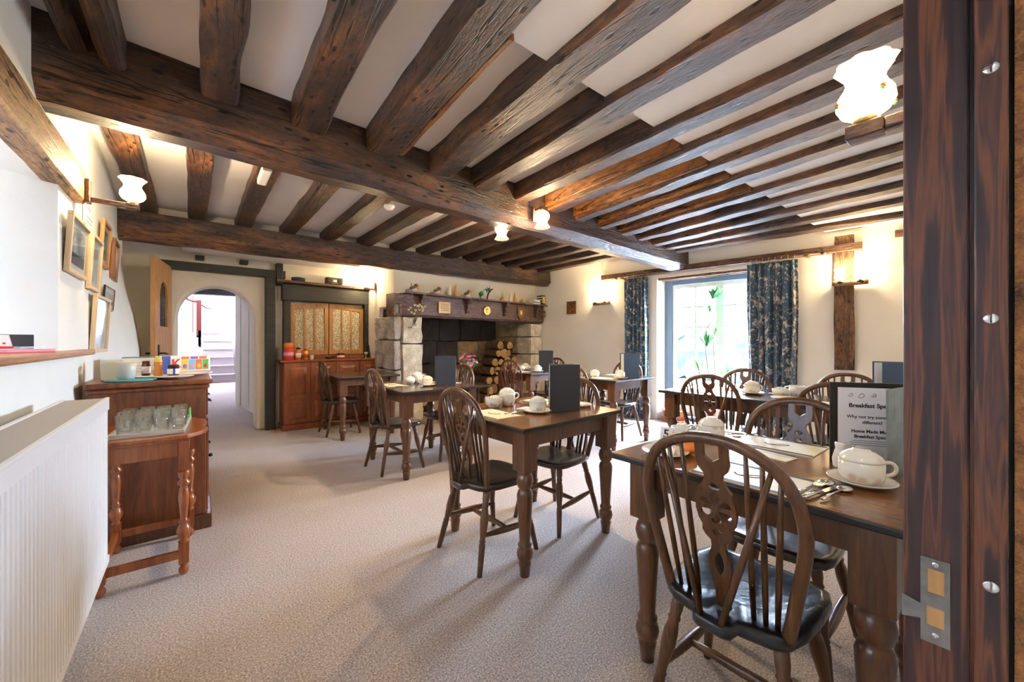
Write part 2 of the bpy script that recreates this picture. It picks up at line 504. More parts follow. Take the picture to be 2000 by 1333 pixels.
# ------------------------------------------------------------------ mesh helpers
def line_mat(p0, p1, up=(0, 1, 0)):
    """matrix whose z axis runs from p0 to p1, origin p0, no scaling"""
    p0 = Vector(p0)
    z = (Vector(p1) - p0).normalized()
    u = Vector(up)
    if abs(z.dot(u)) > 0.95:
        u = Vector((1, 0, 0))
    x = u.cross(z).normalized()
    y = z.cross(x)
    m = Matrix((x, y, z)).transposed().to_4x4()
    m.translation = p0
    return m


def TR(x=0, y=0, z=0, rz=0, rx=0, ry=0):
    return Matrix.Translation((x, y, z)) @ Matrix.Rotation(rz, 4, 'Z') @ Matrix.Rotation(ry, 4, 'Y') @ Matrix.Rotation(rx, 4, 'X')


class MB:
    def __init__(self):
        self.v = []
        self.f = []
        self.s = []
        self.m = []
        self.mi = 0

    def add(self, vs, fs, smooth=False, mat=None):
        n = len(self.v)
        for p in vs:
            p = Vector(p)
            self.v.append((mat @ p) if mat is not None else p)
        for f in fs:
            self.f.append([i + n for i in f])
            self.s.append(smooth)
            self.m.append(self.mi)
        return self

    def box(self, x0, x1, y0, y1, z0, z1, mat=None):
        vs = [(x0, y0, z0), (x1, y0, z0), (x1, y1, z0), (x0, y1, z0), (x0, y0, z1), (x1, y0, z1), (x1, y1, z1), (x0, y1, z1)]
        fs = [(0, 3, 2, 1), (4, 5, 6, 7), (0, 1, 5, 4), (1, 2, 6, 5), (2, 3, 7, 6), (3, 0, 4, 7)]
        return self.add(vs, fs, False, mat)

    def lathe(self, prof, seg=16, mat=None, cap=True, wob=None):
        vs, fs = [], []
        for (r, z) in prof:
            for k in range(seg):
                a = 2 * pi * k / seg
                rr = r * (wob(a, z) if wob else 1)
                vs.append((rr * cos(a), rr * sin(a), z))
        for i in range(len(prof) - 1):
            for k in range(seg):
                a, b = i * seg + k, i * seg + (k + 1) % seg
                fs.append((a, b, b + seg, a + seg))
        if cap:
            if prof[0][0] > 1e-5:
                fs.append(list(range(seg))[::-1])
            if prof[-1][0] > 1e-5:
                fs.append([(len(prof) - 1) * seg + k for k in range(seg)])
        return self.add(vs, fs, True, mat)

    def tube(self, pts, r, seg=8, closed=False, flat=None, mat=None):
        """tube along points; r a number or list; flat=(a,b) gives an elliptic section scaled by r"""
        pts = [Vector(p) for p in pts]
        n = len(pts)
        rs = r if isinstance(r, (list, tuple)) else [r] * n
        vs, fs = [], []
        prev = None
        for i, p in enumerate(pts):
            if closed:
                t = (pts[(i + 1) % n] - pts[i - 1]).normalized()
            else:
                t = (pts[min(i + 1, n - 1)] - pts[max(i - 1, 0)]).normalized()
            if prev is None:
                u = Vector((1, 0, 0)) if abs(t.x) < 0.8 else Vector((0, 1, 0))
                a = (u - t * u.dot(t)).normalized()
            else:
                a = (prev - t * prev.dot(t)).normalized()
            prev = a
            b = t.cross(a)
            fa, fb = flat or (1, 1)
            for k in range(seg):
                q = 2 * pi * k / seg
                vs.append(p + a * (cos(q) * rs[i] * fa) + b * (sin(q) * rs[i] * fb))
        m = n if closed else n - 1
        for i in range(m):
            for k in range(seg):
                c, d = i * seg + k, i * seg + (k + 1) % seg
                e, g = ((i + 1) % n) * seg + (k + 1) % seg, ((i + 1) % n) * seg + k
                fs.append((c, d, e, g))
        if not closed:
            fs.append(list(range(seg))[::-1])
            fs.append([(n - 1) * seg + k for k in range(seg)])
        return self.add(vs, fs, True, mat)

    def prism(self, poly, z0, z1, mat=None, smooth=False):
        n = len(poly)
        vs = [(x, y, z0) for x, y in poly] + [(x, y, z1) for x, y in poly]
        fs = [list(range(n))[::-1], list(range(n, 2 * n))]
        for i in range(n):
            j = (i + 1) % n
            fs.append((i, j, j + n, i + n))
        return self.add(vs, fs, smooth, mat)

    def grid(self, fn, nu, nv, smooth=True, mat=None):
        vs = [fn(i / nu, j / nv) for j in range(nv + 1) for i in range(nu + 1)]
        fs = []
        for j in range(nv):
            for i in range(nu):
                a = j * (nu + 1) + i
                fs.append((a, a + 1, a + nu + 2, a + nu + 1))
        return self.add(vs, fs, smooth, mat)

    def ball(self, c, r, seg=12, rings=8, sc=(1, 1, 1), mat=None):
        vs, fs = [], []
        c = Vector(c)
        for j in range(rings + 1):
            th = pi * j / rings
            for k in range(seg):
                a = 2 * pi * k / seg
                vs.append(c + Vector((r * sc[0] * sin(th) * cos(a), r * sc[1] * sin(th) * sin(a), -r * sc[2] * cos(th))))
        for j in range(rings):
            for k in range(seg):
                a, b = j * seg + k, j * seg + (k + 1) % seg
                fs.append((a, b, b + seg, a + seg))
        return self.add(vs, fs, True, mat)

    def build(self, name, mats, parent=None, loc=(0, 0, 0), rz=0.0, rot=None, bevel=0.0, subsurf=0, merge=False):
        me = bpy.data.meshes.new(name)
        me.from_pydata([tuple(p) for p in self.v], [], self.f)
        mats = mats if isinstance(mats, (list, tuple)) else [mats]
        for k in mats:
            me.materials.append(M[k] if isinstance(k, str) else k)
        for p, s, mi in zip(me.polygons, self.s, self.m):
            p.use_smooth = s
            p.material_index = mi
        if merge:
            bm = bmesh.new()
            bm.from_mesh(me)
            bmesh.ops.remove_doubles(bm, verts=bm.verts, dist=1e-5)
            bm.to_mesh(me)
            bm.free()
        me.update()
        o = bpy.data.objects.new(name, me)
        COL.objects.link(o)
        o.parent = parent
        o.location = loc
        o.rotation_euler = rot if rot is not None else (0, 0, rz)
        if bevel:
            b = o.modifiers.new('bevel', 'BEVEL')
            b.width = bevel
            b.segments = 2
            b.limit_method = 'ANGLE'
            b.angle_limit = radians(40)
        if subsurf:
            b = o.modifiers.new('subsurf', 'SUBSURF')
            b.levels = subsurf
            b.render_levels = subsurf
        return o


def tag(o, label, cat, group=None):
    o['label'] = label
    o['category'] = cat
    if group:
        o['group'] = group
    return o


def thing(name, label, cat, loc=(0, 0, 0), rz=0.0, group=None):
    o = bpy.data.objects.new(name, None)
    o.empty_display_size = 0.05
    COL.objects.link(o)
    o.location = loc
    o.rotation_euler = (0, 0, rz)
    return tag(o, label, cat, group)


def struct(o):
    o['kind'] = 'structure'
    return o


def copy_tree(o, parent=None):
    c = o.copy()
    COL.objects.link(c)
    c.parent = parent
    for ch in KIDS(o):
        copy_tree(ch, c)
    return c


def KIDS(o):
    return [c for c in bpy.data.objects if c.parent is o]


def catmull(pts, n=6):
    pts = [Vector(p) for p in pts]
    out = []
    for i in range(len(pts) - 1):
        p0 = pts[max(i - 1, 0)]
        p1, p2 = pts[i], pts[i + 1]
        p3 = pts[min(i + 2, len(pts) - 1)]
        for k in range(n):
            t = k / n
            out.append(0.5 * ((2 * p1) + (p2 - p0) * t + (2 * p0 - 5 * p1 + 4 * p2 - p3) * t * t + (3 * p1 - p0 - 3 * p2 + p3) * t ** 3))
    out.append(pts[-1])
    return out


def rough_beam(p0, p1, w, h, seed=0, jit=0.012, cham=0.02, step=0.08, name='beam', mat='beam', parent=None, taper=1.0, roll=0.0):
    """hewn timber: local x runs along it, p0/p1 are the middle of its underside"""
    p0, p1 = Vector(p0), Vector(p1)
    ln = (p1 - p0).length
    n = max(2, int(ln / step))
    c = cham
    sec = [(-w / 2 + c, 0), (0, 0), (w / 2 - c, 0), (w / 2, c), (w / 2, h * 0.5), (w / 2, h), (-w / 2, h), (-w / 2, h * 0.5), (-w / 2, c)]
    vs, fs = [], []
    k = len(sec)
    for i in range(n + 1):
        x = ln * i / n
        sc = 1 + (taper - 1) * i / n
        sway = 0.6 * jit * noise.noise(Vector((x * 0.8, seed * 3.3, 0.2)))
        for j, (y, z) in enumerate(sec):
            q = Vector((x * 3.1, y * 7 + seed * 11.7, z * 7))
            e = noise.noise(q)
            e2 = noise.noise(q + Vector((7.7, 3.1, 9.9)))
            vs.append((x, y * sc + sway + jit * e, z * (1 if z > 0 else 1) + (jit * 0.7 * e2 if z < h * 0.9 else 0)))
    for i in range(n):
        for j in range(k):
            a, b = i * k + j, i * k + (j + 1) % k
            fs.append((a, a + k, b + k, b))
    fs.append(list(range(k)))
    fs.append([n * k + j for j in range(k)][::-1])
    mb = MB().add(vs, fs, False)
    o = mb.build(name, mat, parent)
    d = (p1 - p0).normalized()
    y = Vector((0, 0, 1)).cross(d).normalized()
    z = d.cross(y)
    m = Matrix((d, y, z)).transposed()
    if roll:
        m = m @ Matrix.Rotation(roll, 3, 'X')
    o.rotation_euler = m.to_euler()
    o.location = p0
    return o


def text_mesh(body, size, mat, parent, loc, rot, name='lettering', align='CENTER', bold=0.0):
    cu = bpy.data.curves.new(name, 'FONT')
    cu.body = body
    cu.size = size
    cu.align_x = align
    cu.align_y = 'CENTER'
    cu.extrude = 0.0004
    cu.offset = bold
    cu.resolution_u = 3
    t = bpy.data.objects.new(name, cu)
    COL.objects.link(t)
    bpy.context.view_layer.update()
    dg = bpy.context.evaluated_depsgraph_get()
    me = bpy.data.meshes.new_from_object(t.evaluated_get(dg))
    bpy.data.objects.remove(t)
    me.materials.clear()
    me.materials.append(M[mat])
    o = bpy.data.objects.new(name, me)
    COL.objects.link(o)
    o.parent = parent
    o.location = loc
    o.rotation_euler = rot
    return o


# ------------------------------------------------------------------ the room shell
def holed_plate(name, outer, holes, thick, mats, parent=None, mapf=None, bevel=0.0):
    """flat plate with holes; 2-D outlines are mapped by mapf(x, y, d), d = 0 front .. thick back"""
    bm = bmesh.new()
    def loop(pts):
        vs = [bm.verts.new((p[0], p[1], 0)) for p in pts]
        return [bm.edges.new((vs[i], vs[(i + 1) % len(vs)])) for i in range(len(vs))]
    ed = loop(outer)
    for h in holes:
        ed += loop(h)
    bmesh.ops.triangle_fill(bm, use_beauty=True, use_dissolve=False, edges=ed)
    bmesh.ops.recalc_face_normals(bm, faces=bm.faces)
    r = bmesh.ops.extrude_face_region(bm, geom=list(bm.faces))
    for g in r['geom']:
        if isinstance(g, bmesh.types.BMVert):
            g.co.z = thick
    if mapf:
        for v in bm.verts:
            v.co = Vector(mapf(v.co.x, v.co.y, v.co.z))
    bmesh.ops.recalc_face_normals(bm, faces=bm.faces)
    me = bpy.data.meshes.new(name)
    bm.to_mesh(me)
    bm.free()
    for k in (mats if isinstance(mats, (list, tuple)) else [mats]):
        me.materials.append(M[k])
    o = bpy.data.objects.new(name, me)
    COL.objects.link(o)
    o.parent = parent
    if bevel:
        b = o.modifiers.new('bevel', 'BEVEL')
        b.width = bevel
        b.segments = 2
        b.limit_method = 'ANGLE'
        b.angle_limit = radians(50)
    return o


def circ(cx, cy, r, n=16, a0=0.0):
    return [(cx + r * cos(a0 + 2 * pi * k / n), cy + r * sin(a0 + 2 * pi * k / n)) for k in range(n)]


RP = (5.21, 5.54)
RA = radians(7.5)
FP = (2.27, 5.22)
FA = radians(6.2)


def RW(x, t, z=0.0):
    """point on the window wall: x outward of its face, t along it"""
    return (RP[0] + x * cos(RA) - t * sin(RA), RP[1] + x * sin(RA) + t * cos(RA), z)


def FW(x, y, z=0.0):
    """point at the fireplace: x along the mantel, y into the chimney"""
    return (FP[0] + x * cos(FA) - y * sin(FA), FP[1] + x * sin(FA) + y * cos(FA), z)


# floor
struct(MB().box(-1.2, 6.4, -2.0, 6.66, -0.1, 0.0).build('floor', 'carpet'))

# left wall with the deep window recess
def xw(Y, z):
    pr = [(0, -0.42), (1.09, -0.44), (1.46, -0.49), (1.72, -0.55), (1.95, -0.585), (3.0, -0.585)]
    for (a, xa), (b, xb) in zip(pr, pr[1:]):
        if a <= z <= b:
            x2 = xa + (xb - xa) * (z - a) / (b - a)
            break
    w = min(1, max(0, (Y - 3.9) / 1.8))
    w = w * w * (3 - 2 * w)
    return -0.52 + w * (x2 + 0.52)


mb = MB()
zz = [0, 0.5, 0.9, 1.12, 1.3, 1.46, 1.6, 1.72, 1.85, 1.97, 2.2, 2.4, 2.75]
NY = 16
mb.add([(xw(2.88 + 2.82 * i / NY, z), 2.88 + 2.82 * i / NY, z) for z in zz for i in range(NY + 1)],
       [(j * (NY + 1) + i, j * (NY + 1) + i + 1, (j + 1) * (NY + 1) + i + 1, (j + 1) * (NY + 1) + i) for j in range(len(zz) - 1) for i in range(NY)], True)
mb.add([(-0.52, -0.12, 0), (-0.52, 2.88, 0), (-0.52, 2.88, 1.12), (-0.52, -0.12, 1.12), (-0.52, -0.12, 1.97), (-0.52, 2.88, 1.97), (-0.52, 2.88, 2.75), (-0.52, -0.12, 2.75)],
       [(0, 1, 2, 3), (4, 5, 6, 7)])
# return beyond the bulge, and the wall behind the open door
mb.add([(xw(5.7, z), 5.7, z) for z in zz] + [(-0.95, 5.7, z) for z in zz] + [(-0.95, 6.4, 0), (-0.95, 6.4, 2.75)],
       [(i, i + 1, i + 1 + len(zz), i + len(zz)) for i in range(len(zz) - 1)] + [(len(zz), 2 * len(zz) - 1, 2 * len(zz) + 1, 2 * len(zz))])
# recess: near wall part, splayed reveals, soffit, sill bed, outer wall
a0, a1, b0, b1, xo = 0.45, 2.88, 0.62, 2.56, -1.2
mb.add([(-0.52, -0.12, 1.12), (-0.52, a0, 1.12), (-0.52, a0, 1.97), (-0.52, -0.12, 1.97),
        (xo, b0, 1.12), (xo, b0, 1.97), (-0.52, a1, 1.12), (-0.52, a1, 1.97), (xo, b1, 1.12), (xo, b1, 1.97)],
       [(0, 1, 2, 3), (1, 4, 5, 2), (8, 6, 7, 9), (2, 5, 9, 7), (4, 1, 6, 8)])
struct(mb.build('wall_left', 'cool_white'))

# near wall around the doorway the camera looks through
mb = MB()
mb.box(0.8, 6.5, -0.12, 0.08, 0, 2.75)
mb.box(-0.6, -0.42, -0.12, 0.08, 0, 2.75)
mb.box(-0.42, 0.8, -0.12, 0.08, 2.1, 2.75)
struct(mb.build('wall_near', 'cream'))
mb = MB()
mb.add([(-0.9, -0.12, 0), (1.8, -0.12, 0), (1.8, -1.9, 0), (-0.9, -1.9, 0), (-0.9, -0.12, 2.5), (1.8, -0.12, 2.5), (1.8, -1.9, 2.5), (-0.9, -1.9, 2.5)],
       [(1, 2, 6, 5), (2, 3, 7, 6), (3, 0, 4, 7), (4, 5, 6, 7)])
struct(mb.build('wall_passage', 'cream'))

# window wall (local y runs along it, local x outward)
mb = MB()
mb.box(0, 0.42, -2.25, 0.6, 0, 2.75)
mb.box(0, 0.42, -6.3, -3.84, 0, 2.75)
mb.box(0, 0.42, -3.84, -2.25, 2.16, 2.75)
struct(mb.build('wall_right', 'cream', loc=(RP[0], RP[1], 0), rz=RA))

# back wall with the hall arch
mb = MB()
mb.box(-1.2, -0.30, 6.26, 6.66, 0, 2.75)
mb.box(0.80, 2.4, 6.30, 6.66, 0, 2.75)
mb.box(-0.30, 0.80, 6.26, 6.66, 2.1, 2.75)
struct(mb.build('wall_back', 'cream'))
arch = [(-0.30, 0), (-0.17, 0)]
for k in range(21):
    an = pi - pi * k / 20
    arch.append((0.225 + 0.395 * cos(an), 1.50 + 0.40 * sin(an)))
arch += [(0.64, 0), (0.80, 0), (0.80, 2.1), (-0.30, 2.1)]
struct(holed_plate('wall_arch', arch, [], 0.36, 'cream', mapf=lambda x, y, d: (x, 6.28 + d, y), bevel=0.03))

# ceilings
mb = MB()
mb.box(0.95, 6.7, -0.2, 1.3, 2.475, 2.8)
mb.box(-1.25, 0.95, -0.2, 1.3, 2.565, 2.8)
mb.box(-1.25, 6.7, 1.3, 5.42, 2.565, 2.8)
mb.box(-0.12, 2.3, 5.42, 6.4, 2.28, 2.8)
mb.box(2.3, 6.7, 5.42, 7.2, 2.50, 2.8)
mb.box(-1.25, -0.12, 5.42, 6.4, 2.42, 2.8)
CEIL = struct(mb.build('ceiling', 'plaster'))

# joists
random.seed(4)
JX = [(0.10, 0.05, .145), (0.52, 0.43, .17), (0.96, 0.84, .19), (1.41, 1.27, .19), (1.805, 1.70, .16), (2.232, 2.15, .14), (2.652, 2.44, .14), (3.062, 2.77, .14), (3.46, 3.10, .14),
      (3.88, 3.51, .14), (4.24, 3.92, .14), (4.60, 4.38, .14), (4.93, 4.92, .14), (5.20, 5.55, .14)]
rough_beam((-0.40, 2.52, 2.44), (-0.42, -0.1, 2.44), 0.075, 0.16, 90, 0.008, name='joist', mat='joist', parent=CEIL)
rough_beam((-0.285, 2.52, 2.42), (-0.30, -0.1, 2.42), 0.085, 0.16, 91, 0.010, name='joist', mat='joist', parent=CEIL)
for i, (xb, xn, w) in enumerate(JX):
    yb = 2.50 + 0.06 * xb + 0.06
    rough_beam((xb, yb, 2.425), (xn, -0.1, 2.425), w, 0.16, i, 0.016, 0.012, name='joist', mat='joist', parent=CEIL)
FX = [-0.36, 0.03, 0.43, 0.87, 1.31, 1.77, 2.22, 2.61, 3.03, 3.41, 3.80, 4.20, 4.60, 4.98]
for i, x in enumerate(FX):
    rough_beam((x, 2.70, 2.455), (x - 0.01, 5.45, 2.465), 0.15 - 0.01 * (i > 5), 0.14, 30 + i, 0.012, 0.012, name='joist', mat='joist', parent=CEIL)
# boards fixed to the joists' sides between the step in the ceiling and the big beam
for i in (4, 6, 7, 8, 9):
    xb, xn, w = JX[i]
    f = (2.55 - 1.3) / 2.65
    off = w / 2 + 0.02
    rough_beam((xb - off, 2.52 + 0.06 * xb, 2.452), (xb + (xn - xb) * f - off, 1.31, 2.452), 0.03, 0.11, 60 + i, 0.005, 0.004, name='joist_board', mat='board' if i > 4 else 'joist', parent=CEIL)
xb, xn, w = JX[2]
rough_beam((xb + w / 2 + .02, 2.52, 2.44), (xb + (xn - xb) * .5 + w / 2 + .02, 1.27, 2.44), 0.035, 0.09, 77, 0.008, 0.006, name='joist_board', mat='board', parent=CEIL)

tag(rough_beam((-0.6, 2.61, 2.22), (5.62, 2.985, 2.22), 0.27, 0.345, 101, 0.016, 0.075, 0.12, 'main_beam', 'beam'),
    'massive dark oak beam crossing the middle of the ceiling', 'beam')
tag(rough_beam((-0.60, 5.37, 2.19), (5.24, 5.47, 2.24), 0.24, 0.27, 103, 0.018, 0.06, 0.12, 'fireplace_beam', 'beam'),
    'long brown oak beam under the ceiling in front of the fireplace', 'beam')
tag(rough_beam((-0.53, 0.0, 1.955), (-0.53, 3.23, 1.965), 0.10, 0.18, 105, 0.008, 0.012, 0.12, 'window_lintel', 'goldbeam'),
    'pale golden oak lintel over the deep window recess by the radiator', 'beam')
tag(rough_beam(RW(-0.02, -1.32, 2.215), RW(-0.02, -4.60, 2.215), 0.09, 0.085, 106, 0.012, 0.01, 0.1, 'curtain_lintel', 'oldpost'),
    'narrow rough oak lintel above the curtains', 'beam')
o = rough_beam(RW(-0.04, -4.445, 0.87), RW(-0.04, -4.445, 2.40), 0.17, 0.07, 107, 0.012, 0.012, 0.1, 'wall_post', 'oldpost')
d = Vector((0, 0, 1))
xo_ = d
yo_ = Vector((-sin(RA), cos(RA), 0))
zo_ = xo_.cross(yo_)
o.rotation_euler = Matrix((xo_, yo_, zo_)).transposed().to_euler()
o.location = RW(0.02, -4.445, 0.87)
tag(o, 'cracked upright oak post set into the cream wall beside the curtain', 'post')
tag(rough_beam(RW(-0.01, -4.86, 2.31), RW(-0.01, -5.4, 2.31), 0.06, 0.07, 108, 0.008, 0.01, 0.1, 'timber_stub', 'oldpost'),
    'short timber end showing high on the cream wall', 'beam')

# ------------------------------------------------------------------ French window and what lies outside
W = bpy.data.objects.new('window_1', None)
COL.objects.link(W)
W.location = (RP[0], RP[1], 0)
W.rotation_euler = (0, 0, RA)
struct(W)
W['label'] = 'tall French window with a slate blue frame and white glazing bars'
t0, t1 = -2.27, -3.82
x0, x1 = 0.30, 0.37
mb = MB()
mb.box(x0, x1, t0 - 0.10, t0 + 0.03, 0, 2.16)
mb.build('window_frame', 'frame_blue', W, bevel=.004)
MB().box(x0, x1, t1 - 0.03, t1 + 0.10, 0, 2.16).build('window_frame', 'frame_blue', W, bevel=.004)
MB().box(x0, x1, t1 + 0.10, t0 - 0.10, 2.07, 2.16).build('window_frame', 'frame_blue', W, bevel=.004)
MB().box(x0 - 0.1, x1, t1 + 0.10, t0 - 0.10, 0.0, 0.04).build('threshold', 'frame_blue', W, bevel=.004)
for (ta, tb) in ((-2.37, -3.045), (-3.045, -3.72)):
    tm = (ta + tb) / 2
    for (u0, u1_, w0, w1) in ((ta, ta - 0.055, 0.05, 2.065), (tb + 0.055, tb, 0.05, 2.065)):
        MB().box(x0 + .012, x1 - .012, u1_, u0, w0, w1).build('sash_stile', 'white_paint', W, bevel=.003)
    for (w0, w1) in ((0.05, 0.22), (2.005, 2.065)):
        MB().box(x0 + .012, x1 - .012, tb + 0.055, ta - 0.055, w0, w1).build('sash_rail', 'white_paint', W, bevel=.003)
    MB().box(x0 + .018, x1 - .018, tm - .015, tm + .015, .22, 2.005).build('glazing_bar', 'white_paint', W)
    zs = [0.22, 0.56, 0.90, 1.24, 1.58, 2.005]
    zs = [0.22, 0.39, 0.73, 1.06, 1.41, 1.715, 2.005]
    for z in zs[1:-1]:
        MB().box(x0 + .019, x1 - .019, tb + 0.055, ta - 0.055, z - .013, z + .013).build('glazing_bar', 'white_paint', W)
    for a, b in zip(zs, zs[1:]):
        for c, e in ((tb + .055, tm - .015), (tm + .015, ta - .055)):
            MB().box(x0 + .033, x0 + .037, c, e, a + .01, b - .01).build('pane', 'glass', W)
for tt in (-2.55, -3.0):
    pass
for k, xx in enumerate((0.05, 0.17)):
    struct(rough_beam(RW(xx, -2.26, 2.125), RW(xx, -3.83, 2.125), 0.05, 0.05, 120 + k, .004, .004, name='soffit_batten', mat='oldpost', parent=None))['label'] = 'thin timber batten under the window head'

W2 = bpy.data.objects.new('window_2', None)
COL.objects.link(W2)
struct(W2)
W2['label'] = 'small casement window set deep in the recess'
for (y0, y1_, z0, z1) in ((.62, .69, 1.12, 1.97), (2.49, 2.56, 1.12, 1.97), (.69, 2.49, 1.90, 1.97), (.69, 2.49, 1.12, 1.19), (1.555, 1.625, 1.19, 1.90)):
    MB().box(-1.2, -1.14, y0, y1_, z0, z1).build('window_frame', 'white_paint', W2, bevel=.004)
for (y0, y1_) in ((.69, 1.555), (1.625, 2.49)):
    MB().box(-1.172, -1.168, y0, y1_, 1.19, 1.90).build('pane', 'glass', W2)

random.seed(8)
struct(MB().box(6.0, 40, -25, 30, -0.2, -0.06).build('bounce_ground', 'lawn'))  # pale ground added as a daylight bounce
struct(MB().box(-30, -1.25, -15, 4, -0.2, -0.06).build('bounce_ground', 'lawn'))
mb = MB()
def hedgef(u, v):
    y = -8 + 26 * u
    a = pi * v
    r = 1.0
    px_ = 13.5 - cos(a) * 0.9
    pz = -0.1 + sin(a) ** 0.5 * 1.9 if v not in (0, 1) else -0.1
    n = noise.noise(Vector((y * 1.3, v * 6, 1.0))) * 0.35 + noise.noise(Vector((y * 4, v * 18, 3.0))) * 0.15
    return (px_ + n, y, max(-0.1, pz + n))
mb.grid(hedgef, 110, 14)
tag(mb.build('garden_hedge', 'hedge'), 'pale clipped hedge in the garden beyond the French window', 'hedge')['kind'] = 'stuff'
mb = MB()
mb.grid(lambda u, v: (-3.4 - cos(pi * v) * .5 + .2 * noise.noise(Vector((u * 30, v * 9, 2))), -6 + 16 * u, max(-.1, (sin(pi * v) ** .4 if 0 < v < 1 else 0) * 5.5 + .15 * noise.noise(Vector((u * 40, v * 9, 5))))), 80, 12)
tag(mb.build('sky_block_hedge', 'hedge_green'), 'added hedge blocking the sky outside the deep recess window', 'hedge')['kind'] = 'stuff'  # added out of view to cut the sky light entering the recess

# ------------------------------------------------------------------ curtains
def curtain(name, ta, tb, label, flare=0.0, seed=0):
    wdt = abs(tb - ta)
    me = bpy.data.meshes.new(name)
    NU, NV = 90, 24
    vs, fs, uvs = [], [], []
    nf = 6.5
    for j in range(NV + 1):
        v = j / NV
        z = 2.185 - v * 2.17
        for i in range(NU + 1):
            u = i / NU
            amp = 0.022 + 0.030 * min(1, v * 3)
            ph = 2 * pi * nf * u + 0.8 * sin(3 * u + seed) + 0.5 * sin(v * 2 + u * 5)
            x = -0.115 + amp * sin(ph) + 0.012 * sin(2.3 * ph + v * 4 + seed)
            wig = wdt * (1 + 0.10 * sin(v * 5 + seed) * v + (flare * max(0, v - .85) / .15 if v > .85 else 0))
            t = (ta + tb) / 2 + (u - 0.5) * wig + 0.010 * sin(ph * 0.5 + v * 3)
            if v > 0.93:
                x -= (v - .93) * 1.2 * (1 + .5 * sin(ph * 1.7))
            vs.append((x, t, z))
            uvs.append((u * 1.05 + seed * 3, v * 2.17))
    for j in range(NV):
        for i in range(NU):
            a = j * (NU + 1) + i
            fs.append((a, a + 1, a + NU + 2, a + NU + 1))
    me.from_pydata(vs, [], fs)
    ul = me.uv_layers.new(name='UVMap')
    for lp in me.loops:
        ul.data[lp.index].uv = uvs[lp.vertex_index]
    me.materials.append(M['curtain'])
    for p in me.polygons:
        p.use_smooth = True
    r = thing(name, label, 'curtain', (RP[0], RP[1], 0), RA)
    c = bpy.data.objects.new('curtain_cloth', me)
    COL.objects.link(c)
    c.parent = r
    s = c.modifiers.new('solid', 'SOLIDIFY')
    s.thickness = 0.004
    n = 8
    for i in range(n):
        t = ta + (tb - ta) * (i + .5) / n
        MB().tube([(-0.115 + .024 * cos(q), t, 2.215 + .024 * sin(q)) for q in [2 * pi * k / 12 for k in range(12)]], .004, 6, True).build('curtain_ring', 'brass' if seed else 'oldpost', r)
    return r


curtain('curtain', -2.16, -1.78, 'dark blue floral curtain gathered beside the small framed tile', 0.35, 0)
curtain('curtain', -4.03, -3.50, 'dark blue floral curtain gathered beside the upright oak post', 0.15, 1)
pole = thing('curtain_pole', 'dark wooden curtain pole spanning the French window', 'curtain pole', (RP[0], RP[1], 0), RA)
MB().tube([(-0.115, -1.62, 2.22), (-0.115, -4.27, 2.22)], .014, 10).build('rod', 'dark_oak', pole)
for t in (-1.62, -4.27):
    MB().ball((-0.115, t, 2.22), .028).build('finial', 'dark_oak', pole)
for t in (-1.72, -4.12):
    MB().box(-0.13, -0.0, t - .012, t + .012, 2.195, 2.215).build('bracket', 'brass', pole)

# ------------------------------------------------------------------ chimney breast, fireplace
mb = MB()
mb.box(-0.06, 3.1, 0.19, 1.25, 1.70, 2.7)
mb.box(-0.06, 0.28, 0.62, 1.25, 0.0, 1.70)
mb.box(-0.06, 3.3, 1.21, 1.35, 0.0, 1.75)
mb.box(2.91, 3.3, 0.37, 1.35, 0.0, 1.75)
struct(mb.build('wall_chimney', 'cream', loc=(FP[0], FP[1], 0), rz=FA))

FPO = thing('fireplace', 'wide inglenook fireplace of pale stone piers with a sooty back', 'fireplace', (FP[0], FP[1], 0), FA)


def stone(x0, x1, y0, y1, z0, z1, mat, seed, j=0.02, parent=FPO, name='stone'):
    n = 5
    mb = MB()
    bm = bmesh.new()
    bmesh.ops.create_cube(bm, size=1.0)
    bmesh.ops.subdivide_edges(bm, edges=bm.edges, cuts=3, use_grid_fill=True)
    dx, dy, dz = x1 - x0, y1 - y0, z1 - z0
    for v in bm.verts:
        p = Vector((v.co.x * dx, v.co.y * dy, v.co.z * dz))
        cr = sum(1 for q in v.co if abs(q) > .49)
        k = 1 - 0.012 * (cr - 1) / max(dx, dy, dz) if cr > 1 else 1
        nz = Vector((noise.noise(p * 5 + Vector((seed * 3.1, 0, 0))), noise.noise(p * 5 + Vector((0, seed * 5.7, 4))), noise.noise(p * 5 + Vector((9, 2, seed * 2.2)))))
        v.co = p * k + nz * j
    me = bpy.data.meshes.new(name)
    bm.to_mesh(me)
    bm.free()
    me.materials.append(M[mat])
    o = bpy.data.objects.new(name, me)
    COL.objects.link(o)
    o.parent = parent
    o.location = ((x0 + x1) / 2, (y0 + y1) / 2, (z0 + z1) / 2)
    return o


zc = [0, .34, .62, 1.16, 1.545]
for i in range(4):
    stone(-.02, .30 - .012 * (i % 2), -.01, .55, zc[i] + .004, zc[i + 1] - .004, 'stone', i)
zc = [0, .45, .80, 1.22, 1.545]
for i in range(4):
    stone(-.13, -.025, .03, .33 if i % 2 else .40, zc[i] + .004, zc[i + 1] - .004, 'stone_shaded', 10 + i)  # side courses get the shaded stone colour
    stone(-.12, -.025, .335 if i % 2 else .405, .64, zc[i] + .004, zc[i + 1] - .004, 'stone_shaded', 20 + i)
zc = [0, .50, .95, 1.28, 1.53]
for i in range(4):
    stone(2.62, 2.93, .0, .36, zc[i] + .005, zc[i + 1] - .005, 'stone', 30 + i, .014)
    stone(2.60, 2.90, .365, .95, zc[i] + .005, zc[i + 1] - .005, 'stone_warm', 40 + i, .018)
xs = [.2, .72, 1.18, 1.65, 2.15, 2.62]
zc = [0, .42, .80, 1.2, 1.75]
